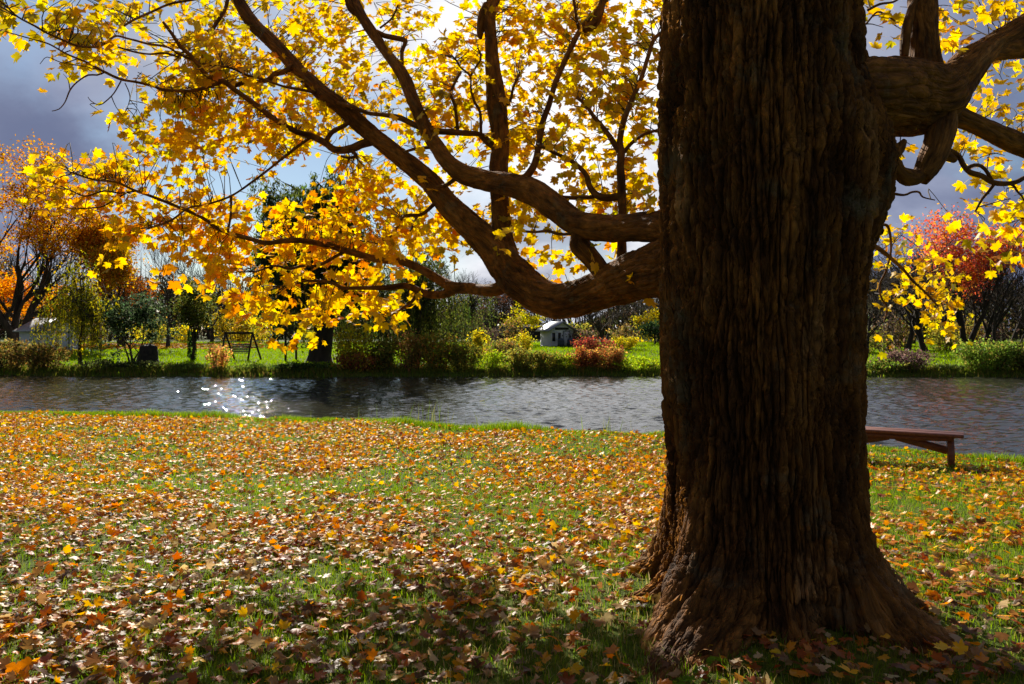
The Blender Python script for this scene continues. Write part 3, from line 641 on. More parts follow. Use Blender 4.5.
# the part of the crown above the picture
for _ in range(1100):
    px = rr.uniform(-150, 1150); py = -rr.uniform(8, 520)**1.0
    k = np.argmin(np.hypot(BPX[:, 0]-px, BPX[:, 1]-py))
    a = BP[k, :3]; d = rr.uniform(3.6, 8.8)
    if 610 < px < 920 and d < 6.2: d = rr.uniform(6.2, 8.8)
    if py > -60: d = max(d, 5.2)
    p = W(px, py, d)
    n = rr.integers(4, 8)
    c = pick_cols([YEL, GOLD, ORG, LIME, OLV], [.4, .25, .08, .2, .07], n, rr, .12)
    for q in range(n):
        LPOS.append(p+rr.normal(0, .12, 3)); LSC.append(rr.uniform(.10, .16)); LCOL.append(c[q])
        LTIP.append(rr.normal(0, .6, 3)+np.array([0, 0, -.7])); LNRM.append(rr.normal(0, .7, 3)+np.array([0, -.3, .8]))
put_leaves(crown, LEAF_HI, LPOS, frames(np.array(LNRM), np.array(LTIP)), LSC, LCOL, rr)
crown.build('crown', [M['leaf'], M['twig']], tree)
print('clusters', CL, 'leaves', len(LPOS))

# ------------------------------------------------------------------ fallen leaves on the near lawn
rl_ = np.random.default_rng(3)
def sample_lawn(n, r, ymin=3.3, ymax=18.2, margin=1.12):
    d = np.sqrt(r.uniform(ymin**2, ymax**2, n)); x = r.uniform(-.67, .67, n)*margin*d
    return x, d
x, y = sample_lawn(136000, rl_)
s = shore(x)-y
d_tr = np.hypot(x-1.6, y-4.9)
den = .20+.95*np.clip(.5+1.25*fbm2(x, y, .75, 31), 0, 1.2)
den *= .25+.75*sstep(.05, 1.2, s)
shade = np.exp(-((x-.35)/1.1)**2)*sstep(5.6, 4.3, y)
den *= 1-.80*shade
den *= 1-.45*np.exp(-(np.maximum(d_tr-.9, 0)/.55)**2)
den *= np.where(x > 2.2, .60, 1.0)*np.where((x < -.3) & (y < 8.5), 1.2, 1.0)
far0 = sstep(6, 11, y)
keep = (rl_.random(len(x)) < den*.92*(1-.36*far0)) & (s > .02) & (d_tr > .78)
x, y, shade, d_tr, s = x[keep], y[keep], shade[keep], d_tr[keep], s[keep]
n = len(x)
TAN = (.36, .20, .075); BUFF = (.52, .37, .19); RUST = (.33, .085, .022); BRN = (.15, .075, .035); ORL = (.62, .20, .012); YLL = (.74, .42, .018); AMB = (.66, .29, .014)
far = sstep(4.6, 8.8, y+.25*np.clip(x, -3, 3)+fbm2(x, y, .4, 40))
PAL = np.array([TAN, BUFF, RUST, BRN, ORL, YLL, AMB])
NAMES = ['tan', 'pale buff', 'rusty red', 'dark brown', 'orange', 'yellow', 'amber']
wN = np.array([.22, .11, .17, .20, .13, .09, .08]); wF = np.array([.02, .01, .08, .04, .27, .34, .24])
wt = wN[None]*(1-far[:, None])+wF[None]*far[:, None]; wt = np.cumsum(wt/wt.sum(1)[:, None], 1)
ck = (rl_.random(n)[:, None] > wt).sum(1).clip(0, 6)
lc = np.clip(PAL[ck]*(1+rl_.normal(0, .16, (n, 1)))*(1+rl_.normal(0, .05, (n, 3))), .01, .9)
ls = .045+.078*rl_.beta(1.6, 1.8, n)
lp = np.column_stack([x, y, ground_z(x, y)+rl_.uniform(.012, .055, n)])
nr = np.column_stack([rl_.normal(0, .30, n), rl_.normal(0, .30, n)-.05, np.ones(n)])
upr = rl_.random(n) < .10
nr[upr] += np.column_stack([rl_.normal(0, .9, n), rl_.normal(-.4, .9, n), np.zeros(n)])[upr]
lp[upr, 2] += .02
tp = np.column_stack([rl_.normal(0, 1, n), rl_.normal(0, 1, n), rl_.normal(0, .15, n)])
LR = frames(nr, tp)
# the 300 that show largest become single leaves
px_ = HX+x/y*F; py_ = HY-(lp[:, 2]-EYE)/y*F
inview = (px_ > 6) & (px_ < 1018) & (py_ < 678) & ((d_tr > 1.35) | (x < .3))
score = np.where(inview, ls/y, 0)
order = np.argsort(-score); big = order[:300]; rest = order[300:]
near = rest[y[rest] < 9]; farl = rest[y[rest] >= 9]
mb = MB()
put_leaves(mb, LEAF_HI, lp[near], LR[near], ls[near], lc[near], rl_)
put_leaves(mb, LEAF_LO, lp[farl], LR[farl], ls[farl]*1.05, lc[farl], rl_)
tag(mb.build('fallen_leaves', M['litter']), 'carpet of fallen orange yellow and tan maple leaves over the near lawn', 'leaf litter', kind='stuff')
LEAFMESH = {}
def zone(i):
    if x[i] < -1.2: return 'on the leafy lawn near the bottom left corner'
    if x[i] < .75: return 'on the dappled grass left of the big trunk'
    return 'in the grass right of the big trunk'
for i_ in big:
    v = int(rl_.integers(0, 10)); c = int(ck[i_]); key = (v, c, int(rl_.integers(0, 2)))
    if key not in LEAFMESH:
        m_ = MB(); Vv, Tt = LEAF_HI[v]
        m_.add(Vv, Tt, np.clip(PAL[c]*(.85 if key[2] else 1.12), 0, .9))
        o = m_.build('fallen_leaf', M['litter']); LEAFMESH[key] = o
    else:
        o = LEAFMESH[key].copy(); COL.objects.link(o)
    from mathutils import Matrix
    Rm = Matrix([[float(LR[i_][a][b])*float(ls[i_]) for b in range(3)]+[float(lp[i_][a])] for a in range(3)]+[[0, 0, 0, 1]])
    o.matrix_world = Rm
    tag(o, '%s fallen maple leaf lying %s' % (NAMES[c], zone(i_)), 'leaf', '%s maple leaves %s' % (NAMES[c], zone(i_)))
print('litter', n)

# ------------------------------------------------------------------ grass
def blades(mb, x, y, z, h, w, col, r, lean=.5):
    n = len(x); a = r.uniform(0, 2*PI, n); b = r.uniform(0, 2*PI, n)
    ux, uy = np.cos(a)*w/2, np.sin(a)*w/2
    lx, ly = np.cos(b)*h*lean*r.random(n), np.sin(b)*h*lean*r.random(n)
    p0 = np.stack([x-ux, y-uy, z-.01], 1); p1 = np.stack([x+ux, y+uy, z-.01], 1)
    m0 = np.stack([x-ux*.7+lx*.35, y-uy*.7+ly*.35, z+h*.6], 1); m1 = np.stack([x+ux*.7+lx*.35, y+uy*.7+ly*.35, z+h*.6], 1)
    t = np.stack([x+lx, y+ly, z+h], 1)
    V = np.stack([p0, p1, m1, m0, t], 1).reshape(-1, 3)
    k = np.arange(n)[:, None]*5
    T = np.concatenate([k+np.array([[0, 1, 2]]), k+np.array([[0, 2, 3]]), k+np.array([[3, 2, 4]])])
    mb.add(V, T, np.repeat(col, 5, 0))
rg = np.random.default_rng(8)
G1 = (.13, .22, .012); G2 = (.20, .27, .014); G3 = (.085, .15, .014); G4 = (.26, .22, .06)
mb = MB()
x, y = sample_lawn(150000, rg, 3.3, 9.0)
k_ = (np.hypot(x-1.6, y-4.9) > .72) & (rg.random(len(x)) < np.clip(.65+.6*fbm2(x, y, 1.2, 51), .15, 1)) & (y < shore(x)-.02)
x, y = x[k_], y[k_]
dry = np.exp(-((x-.5)/1.2)**2)*sstep(5.6, 4.4, y)
c = pick_cols([G1, G2, G3, G4], [.4, .3, .2, .10], len(x), rg)
c2 = pick_cols([G1, G3, G4, (.34, .28, .13)], [.25, .2, .3, .25], len(x), rg)
c = np.where((rg.random(len(x)) < dry*.8)[:, None], c2, c)
blades(mb, x, y, ground_z(x, y), rg.uniform(.025, .065, len(x)), rg.uniform(.0035, .006, len(x)), c, rg, .9)
x, y = sample_lawn(110000, rg, 8.6, 18.2)
k_ = (y < shore(x)+.05); x, y = x[k_], y[k_]
blades(mb, x, y, ground_z(x, y), rg.uniform(.03, .07, len(x)), rg.uniform(.006, .012, len(x)), pick_cols([G1, G2, G3, G4], [.4, .4, .15, .05], len(x), rg), rg, .8)
# the taller fringe along the water
n = 30000; x = rg.uniform(-13, 9, n); y = shore(x)+rg.normal(-.12, .18, n)+.12*fbm2(x, x*0, 1.3, 61)
blades(mb, x, y, ground_z(x, y), rg.uniform(.04, .13, n)*(.45+1.1*np.clip(.4+1.3*fbm2(x, y, .9, 60), 0, 1.2)), rg.uniform(.006, .012, n), pick_cols([G1, G2, G3, (.2, .25, .03)], [.4, .35, .15, .1], n, rg), rg, .7)
tag(mb.build('lawn_grass', M['grass']), 'short green grass of the near lawn showing between fallen leaves', 'grass', kind='stuff')
# far lawn
mb = MB(); n = 150000
y = np.sqrt(rg.uniform(37.3**2, 72**2, n)); x = rg.uniform(-.75, .75, n)*y
k_ = (y > farshore(x)-.15); x, y = x[k_], y[k_]; n = len(x)
blades(mb, x, y, ground_z(x, y), rg.uniform(.06, .14, n), rg.uniform(.03, .06, n), pick_cols([(.17, .27, .008), (.22, .32, .010), (.13, .22, .012)], [.4, .4, .2], n, rg, .1), rg, .8)
tag(mb.build('far_grass', M['grass']), 'bright sunlit green grass on the far side of the pond', 'grass', kind='stuff')

# ------------------------------------------------------------------ distant trees and shrubs
def grow(r, p, d, L, rad, lev, maxlev, segs, tips, up=.15, spread=.7, nch=4, wob=.18, taper=.55):
    n = 4 if lev < 2 else 3
    pts = [np.append(p, rad)]; q = np.array(p, float); dd = np.array(d, float)
    for k in range(n):
        dd = dd+r.normal(0, wob, 3)+np.array([0, 0, up]); dd /= np.linalg.norm(dd)
        q = q+dd*L/n
        pts.append(np.append(q, rad*(1-(k+1)/n*(1-taper))))
    pts = np.array(pts); segs.append((lev, pts))
    if lev >= maxlev: tips.append((q, dd)); return
    m_ = nch if lev else nch+1
    for k in range(m_):
        t = r.uniform(.35, 1.0) if k else 1.0
        b = pts[0]*(1-t)+pts[-1]*t
        i0 = min(int(t*n), n-1); b = pts[i0]+(pts[i0+1]-pts[i0])*(t*n-i0)
        a = r.uniform(0, 2*PI); s_ = spread*r.uniform(.6, 1.25)*(0.45 if k == 0 else 1)
        u = np.cross(dd, r.normal(0, 1, 3)); u /= np.linalg.norm(u)+1e-9
        nd = dd*math.cos(s_)+u*math.sin(s_)
        grow(r, b[:3], nd, L*r.uniform(.55, .82), max(b[3]*r.uniform(.5, .72), .008), lev+1, maxlev, segs, tips, up, spread, nch, wob, taper)

def far_tree(name, label, cat, px, d, top, trunk_r, pal, wts, nleaf, lsize, seed, width, maxlev=3, group=None, stem=.28, shapes=None, cluster_r=.5, lev_up=.12, spread=.75, multi=1, hang=0.0, nch=4, jit=.2, barecrown=False):
    r = np.random.default_rng(seed)
    bx = (px-HX)/F*d; bz = float(ground_z(bx, d)); H = EYE+(HY-top)/F*d-bz
    root = thing(name, label, cat, (bx, d, bz), group)
    segs = []; tips = []
    for m_ in range(multi):
        d0 = np.array([r.normal(0, .06)+(.25*(m_-(multi-1)/2) if multi > 1 else 0), r.normal(0, .06), 1.]); d0 /= np.linalg.norm(d0)
        grow(r, np.array([r.normal(0, .12)*(multi > 1), 0, -.1]), d0, H*(stem+.12), trunk_r, 0, maxlev, segs, tips, lev_up, spread, nch)
    pts = np.concatenate([s_[1] for s_ in segs])
    # fit to the height and width the photograph shows
    zmax = np.percentile([t[0][2] for t in tips], 96); hw = np.percentile(np.abs([t[0][0] for t in tips]), 92)
    fz = (H-cluster_r*.5)/zmax; fx = (width/2-cluster_r*.4)/max(hw, .1)
    S = np.array([fx, fx, fz])
    def fit(P):
        Q = P.copy(); w = np.clip(Q[:, 2:3]/(zmax*.22), 0, 1); Q[:, :3] = Q[:, :3]*(S*w+np.array([1, 1, fz])*(1-w)); return Q
    base = np.array([bx, d, bz])
    tr = MB(); br = MB()
    for lev, P in segs:
        Q = fit(P); Q[:, :3] += base; Q[:, 3] = np.maximum(Q[:, 3], .011*d/60)
        if lev == 0: Q[0, 3] *= 1.35
        tube(tr if lev == 0 else br, Q, 8 if lev == 0 else 5 if lev == 1 else 3, cap=lev == 0)
    tr.build('trunk', M['farbark'], root, smooth=True)
    nleaf = int(nleaf*2.3)
    if not nleaf:
        br.build('crown', M['farbark'], root); return root
    tp_ = fit(np.array([np.append(t[0], 0) for t in tips]))[:, :3]+base
    k = r.integers(0, len(tp_), nleaf)
    # clumps of uneven size, some boughs almost empty
    wtip = r.gamma(1.8, 1, len(tp_)); k = r.choice(len(tp_), nleaf, p=wtip/wtip.sum())
    pos = tp_[k]+r.normal(0, cluster_r*.55, (nleaf, 3))*np.array([1, 1, .75])
    if hang: pos[:, 2] -= r.uniform(0, hang, nleaf)**1.0
    gz = ground_z(pos[:, 0], pos[:, 1])+.25
    pos[:, 2] = np.maximum(pos[:, 2], gz)
    cl = pick_cols(pal, wts, nleaf, r, jit)*(1+.22*np.sin(k*12.9898)[:, None])
    cr_ = br
    put_leaves(cr_, shapes or DIAMOND, pos, frames(r.normal(0, .7, (nleaf, 3))+np.array([0, -.3, .5]), r.normal(0, 1, (nleaf, 3))+(np.array([0, 0, -4.]) if hang else 0)), r.uniform(.6, 1.35, nleaf)*lsize, np.clip(cl, .004, .9), r, mi=1)
    cr_.build('crown', [M['farbark'], M['farleaf']], root)
    return root

def willow(name, label, px, d, top, trunk_r, width, pal, wts, seed, nstr=260, drop=(2.0, 4.5), leafn=9, lsize=.24, stem=.3, group=None):
    r = np.random.default_rng(seed)
    bx = (px-HX)/F*d; bz = float(ground_z(bx, d)); H = EYE+(HY-top)/F*d-bz
    root = thing(name, label, 'tree', (bx, d, bz), group)
    base = np.array([bx, d, bz]); tr = MB(); br = MB(); cand = []
    th_ = H*stem; rx = width/2*.92; rz = H-th_-.1
    P = np.array([[0, 0, -.1, trunk_r*1.45], [0, 0, .35, trunk_r*1.05], [r.normal(0, .08), 0, th_*.6, trunk_r*.9], [r.normal(0, .1), 0, th_, trunk_r*.8], [r.normal(0, .15), 0, th_+rz*.3, trunk_r*.45]])
    P[:, :3] += base; P = catmull(P, .3); tube(tr, P, 14, wob=.08); top = P[-1, :3]; fork = P[int(len(P)*.72), :3]
    nb = int(10+width*4)
    for q in range(nb):
        az = r.uniform(0, 2*PI); el = math.asin(r.uniform(.08, 1.0)); k = r.uniform(.72, 1.02)
        e = np.array([bx+math.cos(az)*math.cos(el)*rx*k, d+math.sin(az)*math.cos(el)*rx*k, bz+th_+math.sin(el)*rz*k])
        s0_ = fork+(top-fork)*r.random(); m_ = s0_*.5+e*.5+np.array([0, 0, rz*.16])+r.normal(0, .15, 3)
        B_ = catmull(np.array([list(s0_)+[trunk_r*.22+.012], list(m_)+[trunk_r*.11+.011], list(e)+[.011]]), .3)
        tube(br, B_, 5, cap=False); cand.append(B_[len(B_)//3:, :3])
        for g in range(3):
            i_ = r.integers(len(B_)//3, len(B_)); e2 = B_[i_, :3]+r.normal(0, 1, 3)*np.array([.14, .14, .09])*width*.8
            B2 = catmull(np.array([list(B_[i_, :3])+[.016], list((B_[i_, :3]+e2)/2+np.array([0, 0, .15]))+[.012], list(e2)+[.009]]), .3)
            tube(br, B2, 3, cap=False); cand.append(B2[:, :3])
    cand = np.concatenate(cand)
    pos = []; sc = []; col = []; tipd = []
    cc = pick_cols(pal, wts, nstr, r, .2)
    for q in range(nstr):
        a = cand[r.integers(len(cand))]+r.normal(0, .12, 3)
        L = min(r.uniform(*drop), a[2]-bz-.5)
        if L < .4: L = .5
        out = np.array([a[0]-bx, a[1]-d, 0]); out = out/(np.linalg.norm(out)+.3)*.5
        t = np.linspace(0, 1, 6)[:, None]
        P = a+out*np.sqrt(t)*.8*min(L, 2)*.5+np.array([0, 0, -L])*t**1.25+r.normal(0, .05, 3)*t
        tube(br, np.hstack([P, np.full((6, 1), .006)]), 3, cap=False)
        m_ = max(4, int(leafn*L))
        tt = r.uniform(0.0, 1, m_); k = tt*5; i0 = np.minimum(k.astype(int), 4); f = (k-i0)[:, None]
        pos.append(P[i0]*(1-f)+P[i0+1]*f+r.normal(0, .07, (m_, 3))); sc.append(r.uniform(.7, 1.3, m_)*lsize)
        col.append(np.clip(cc[q]*(1+r.normal(0, .15, (m_, 1))), .004, .9)); tipd.append(r.normal(0, .45, (m_, 3))+np.array([0, 0, -1.]))
    pos = np.concatenate(pos); n_ = len(pos)
    put_leaves(br, [(DIAMOND[0][0]*np.array([.75, 1, 1]), DIAMOND[0][1]), SLIM[0]], pos, frames(r.normal(0, 1, (n_, 3))+np.array([0, -.4, .3]), np.concatenate(tipd)), np.concatenate(sc), np.concatenate(col), r, mi=1)
    tr.build('trunk', M['farbark'], root, smooth=True)
    br.build('crown', [M['farbark'], M['farleaf']], root)
    return root

def shrub(name, label, px, basey, width_px, toppy, pal, wts, seed, n=900, ls=.13, d=None, group=None, cat='shrub', stems=26, stemmy=.5, upright=.6):
    r = np.random.default_rng(seed); pal = [tuple(q*1.8 for q in c) for c in pal]
    if d is None:
        d = 1.97*F/(basey-HY); d = max(d, float(farshore((px-HX)/F*38))+.45)
    bx = (px-HX)/F*d; bz = float(ground_z(bx, d)); H = max(.3, EYE+(HY-toppy)/F*d-bz); wd = width_px/F*d/2
    root = thing(name, label, cat, (bx, d, bz), group)
    st = MB(); base = np.array([bx, d, bz]); tips = []
    for k in range(stems):
        a = r.uniform(0, 2*PI); rad = math.sqrt(r.random())
        top = np.array([math.cos(a)*rad*wd, math.sin(a)*rad*wd*.6, H*(1-.35*rad*rad)*r.uniform(.72, 1.04)])
        b0 = np.array([math.cos(a)*rad*wd*.45, math.sin(a)*rad*wd*.3, -.08])
        P = np.array([b0, b0*.6+top*.4+r.normal(0, .06, 3)*H*.5, top])
        Q = catmull(np.hstack([P+base, [[.018], [.012], [.007]]]), .3)
        tube(st, Q, 3, cap=False)
        tips.append(Q[:, :3])
    T = np.concatenate(tips); hh = (T[:, 2]-bz)/H
    w = (.15+np.clip(hh, 0, 1)**stemmy); k = r.choice(len(T), n, p=w/w.sum())
    pos = T[k]+r.normal(0, .17, (n, 3))*np.array([wd*.8+.2, wd*.5+.2, H*.4+.15])
    pos[:, 2] = np.maximum(pos[:, 2], ground_z(pos[:, 0], pos[:, 1])+.03)
    cl = pick_cols(pal, wts, n, r, .22)*(1+.18*np.sin(k*7.77)[:, None])
    put_leaves(st, DIAMOND, pos, frames(r.normal(0, .8, (n, 3))+np.array([0, -.2, .4]), r.normal(0, .7, (n, 3))+np.array([0, 0, upright])), r.uniform(.6, 1.4, n)*ls, np.clip(cl, .004, .9), r, mi=1)
    st.build('foliage', [M['farbark'], M['farleaf']], root)
    return root

GREEN = [(.045, .075, .012), (.075, .11, .016), (.11, .13, .02)]
# --- left side
far_tree('orange_tree', 'tall orange tree with several dark stems at the far left of the opposite bank', 'tree', 18, 58, 152, .30,
         [(.52, .21, .012), (.64, .31, .016), (.34, .12, .012), (.56, .38, .03)], [.4, .3, .2, .1], 6800, .21, 101, 11.5, group=None, multi=3, stem=.34, cluster_r=.8, spread=.6, lev_up=.22, nch=4)
far_tree('orange_tree', 'low orange tree hanging beside the white shed, below the tall orange one', 'tree', 0, 60, 268, .14,
         [(.62, .22, .014), (.52, .14, .012), (.62, .33, .02)], [.45, .3, .25], 1800, .20, 102, 6.2, multi=1, stem=.3, cluster_r=.6)
far_tree('golden_tree', 'broad rust and golden tree rising behind the weeping willow on the left', 'tree', 122, 60, 216, .26,
         [(.48, .22, .018), (.58, .34, .02), (.36, .11, .016), (.27, .20, .02)], [.35, .3, .2, .15], 6000, .21, 103, 7.4, stem=.26, cluster_r=.72, spread=.62, lev_up=.2)
far_tree('rust_tree', 'dark rust tree squeezed between the tall orange tree and the golden one', 'tree', 96, 66, 222, .2,
         [(.20, .05, .012), (.28, .09, .015), (.12, .05, .012)], [.4, .35, .25], 2200, .21, 104, 5.4, stem=.3, cluster_r=.7)
willow('weeping_willow', 'young yellow-green weeping willow on a thin trunk at the water, left side', 80, 39.6, 243, .085, 4.4,
       [(.27, .26, .018), (.34, .29, .02), (.18, .20, .018), (.40, .31, .02)], [.35, .3, .2, .15], 105, nstr=300, drop=(.8, 3.0), leafn=12, lsize=.16, stem=.30)
far_tree('small_tree', 'small dark blue-green tree with many stems beside the stump', 'tree', 133, 41.3, 296, .05,
         [(.025, .045, .018), (.05, .075, .03), (.12, .15, .09)], [.5, .35, .15], 1500, .16, 106, 3.2, multi=4, stem=.25, cluster_r=.38, maxlev=2)
far_tree('small_tree', 'small olive tree with ivy-clad trunk standing alone on the far lawn', 'tree', 192, 43.2, 286, .10,
         [(.07, .09, .016), (.12, .13, .02), (.17, .13, .025), (.22, .25, .12)], [.4, .3, .2, .1], 1700, .15, 107, 2.5, stem=.4, cluster_r=.42, spread=.5, lev_up=.25)
r_ = np.random.default_rng(70)
# ivy on that trunk
ivx = (192-HX)/F*43.2; n_ = 420; a_ = r_.uniform(0, 2*PI, n_); h_ = r_.uniform(.05, 1.6, n_)
mb = MB(); put_leaves(mb, DIAMOND, np.column_stack([ivx+np.cos(a_)*(.17+.10*r_.random(n_)), 43.2+np.sin(a_)*(.17+.1*r_.random(n_)), ground_z(ivx, 43.2)+h_]), frames(np.column_stack([np.cos(a_), np.sin(a_), .3+0*a_]), r_.normal(0, 1, (n_, 3))), r_.uniform(.1, .17, n_), pick_cols([(.02, .05, .01), (.04, .08, .015)], [.6, .4], n_, r_), r_)
tag(mb.build('ivy', M['farleaf']), 'dark ivy wrapped round the trunk of the lone olive tree', 'ivy')
willow('willow_tree', 'large dark willow on a thick trunk behind the low maple branch', 320, 42, 158, .58, 8.6,
       [(.055, .08, .018), (.085, .11, .022), (.12, .14, .03), (.03, .045, .014)], [.35, .3, .15, .2], 108, nstr=2500, drop=(.8, 4.2), leafn=13, lsize=.23, stem=.36)
willow('willow_tree', 'slender willow with long green curtains on a thin black trunk by the hedge', 416, 40.3, 232, .13, 5.6,
       [(.05, .075, .014), (.085, .11, .018), (.12, .14, .022), (.16, .15, .02)], [.35, .3, .2, .15], 109, nstr=420, drop=(1.6, 4.4), leafn=11, lsize=.18, stem=.33)
willow('willow_tree', 'pale thin willow curtain behind the slender willow, left of the slate roof', 470, 58, 272, .12, 4.6,
       [(.10, .13, .03), (.15, .17, .035)], [.5, .5], 110, nstr=120, drop=(1.5, 3.5), leafn=7, lsize=.2, stem=.36)
far_tree('yellow_tree', 'small bright yellow tree just left of the white cabin', 'tree', 531, 66, 303, .06,
         [(.50, .42, .02), (.36, .34, .025)], [.6, .4], 700, .18, 111, 3.4, stem=.35, cluster_r=.42, maxlev=2)
far_tree('rust_tree', 'dark maroon tree behind the slate roof', 'tree', 511, 84, 288, .2, [(.10, .04, .02), (.15, .065, .03), (.05, .03, .018)], [.4, .3, .3], 1500, .26, 112, 7.0, stem=.3, cluster_r=.8)
far_tree('dark_tree', 'rounded dark evergreen left of the small yellow tree', 'tree', 501, 92, 312, .15, [(.012, .022, .010), (.022, .035, .014)], [.6, .4], 1500, .24, 113, 4.6, stem=.2, cluster_r=.6)
far_tree('dark_tree', 'dark rounded evergreen right beside the big maple trunk', 'tree', 655, 66, 322, .1, [(.015, .03, .012), (.03, .05, .016)], [.6, .4], 900, .2, 114, 3.0, stem=.2, cluster_r=.5)
far_tree('yellow_tree', 'dull yellow tree half hidden by the big maple trunk', 'tree', 657, 72, 310, .1, [(.38, .29, .02), (.22, .19, .02)], [.6, .4], 900, .2, 115, 3.6, stem=.3, cluster_r=.5)
far_tree('red_tree', 'crimson and scarlet maple with bare dark stems on the far right bank', 'tree', 966, 54, 218, .22,
         [(.60, .14, .07), (.68, .24, .05), (.54, .10, .08), (.66, .36, .06)], [.35, .3, .2, .15], 4200, .20, 116, 6.8, multi=2, stem=.30, cluster_r=1.0, spread=.55, lev_up=.25)
# --- bare trees, one built and the rest copied
BARE = []
for k in range(5):
    BARE.append(far_tree('bare_tree', 'bare dark twiggy tree in the wood beyond the pond', 'tree', [168, 604, 982, 212, 900][k], [60, 58, 52, 74, 62][k], [238, 296, 248, 262, 256][k],
                         [.15, .12, .17, .16, .17][k], None, None, 0, 0, 120+k, [4.5, 4.2, 5.5, 6, 6][k], maxlev=4, stem=.32, spread=.55, lev_up=.2, nch=4, group='bare trees of the wood beyond the pond', cluster_r=.1))
BARE[0]['label'] = 'tall bare tree standing up between the golden tree and the lone olive tree'; del BARE[0]['group']
BARE[1]['label'] = 'forked bare black tree right of the white cabin'; del BARE[1]['group']
BARE[2]['label'] = 'big bare dark tree beside the red maple'; del BARE[2]['group']
def copy_tree(o, px, d, s, sxy, rz):
    c = o.copy(); COL.objects.link(c)
    bx = (px-HX)/F*d; c.location = (bx, d, float(min(ground_z(bx, d), .6))-.05); c.scale = (sxy, sxy, s); c.rotation_euler = (0, 0, rz)
    for ch in o.children:
        q = ch.copy(); COL.objects.link(q); q.parent = c
    return c
rb = np.random.default_rng(9)
spots = []
for a, b, n_, t0, t1 in ((-30, 180, 12, 225, 285), (180, 300, 12, 258, 300), (300, 480, 12, 270, 300), (480, 670, 20, 272, 300), (850, 1050, 24, 236, 275)):
    for k in range(n_): spots.append((a+(b-a)*(k+rb.random())/n_, rb.uniform(t0, t1)))
for px, top in spots:
    if px > 850: d = rb.choice([rb.uniform(50, 60), rb.uniform(60, 88)])
    else: d = rb.uniform(70, 100)
    o = BARE[rb.integers(0, 5)]
    bx = (px-HX)/F*d; H = EYE+(HY-top)/F*d-min(float(ground_z(bx, d)), .6)
    i0 = BARE.index(o); d0 = [60, 58, 52, 74, 62][i0]; h0 = EYE+(HY-[238, 296, 248, 262, 256][i0])/F*d0-o.location.z
    c = copy_tree(o, px, d, H/h0, max(.6, H/h0*rb.uniform(.7, 1.0)), rb.uniform(0, 6.28))
    side = 'left part' if px < 330 else 'middle part' if px < 700 else 'right part'
    tag(c, 'bare dark twiggy tree in the %s of the wood beyond the pond' % side, 'tree', 'bare trees in the %s of the far wood' % side)
for q in BARE[3:]:
    side = 'left part' if q.location.x < 0 else 'right part'
    tag(q, 'bare dark twiggy tree in the %s of the wood beyond the pond' % side, 'tree', 'bare trees in the %s of the far wood' % side)
# the wood behind them that reads as one brown mass
mb = MB(); n = 50000
px = rb.uniform(-60, 1090, n); d = rb.uniform(92, 118, n); bx = (px-HX)/F*d
tops = np.interp(px, [-60, 100, 180, 300, 480, 560, 670, 860, 1090], [285, 290, 292, 296, 312, 318, 300, 292, 285])+14*vnoise(np.stack([px/37., px*0, px*0], -1), 5)
hh = (EYE+(HY-tops)/F*d)*rb.random(n)**.8*rb.uniform(.55, 1.08, n)
put_leaves(mb, DIAMOND, np.column_stack([bx, d, .5+hh]), frames(rb.normal(0, 1, (n, 3)), rb.normal(0, .5, (n, 3))+np.array([0, 0, 1.2])), rb.uniform(.3, .8, n), pick_cols([(.05, .036, .022), (.085, .06, .03), (.035, .04, .016), (.12, .09, .03), (.06, .075, .02)], [.35, .22, .2, .13, .1], n, rb, .25), rb)
n2 = 700; px = rb.uniform(-60, 1090, n2); d = rb.uniform(88, 112, n2); bx = (px-HX)/F*d
for a in range(n2):
    tp_ = np.interp(px[a], [-60, 100, 180, 300, 480, 560, 670, 860, 1090], [262, 270, 272, 280, 296, 300, 285, 268, 262])+rb.normal(0, 9)
    h_ = EYE+(HY-tp_)/F*d[a]
    l_ = rb.normal(0, .5, 2)
    tube(mb, np.array([[bx[a], d[a], .3, .09], [bx[a]+l_[0]*.4, d[a]+l_[1], h_*.5, .06], [bx[a]+l_[0], d[a]+l_[1], h_, .02]]), 3, (.05, .036, .024), cap=False)
tag(mb.build('far_wood', M['farleaf']), 'brown leafless wood closing off the view behind the far lawn', 'wood', kind='stuff')

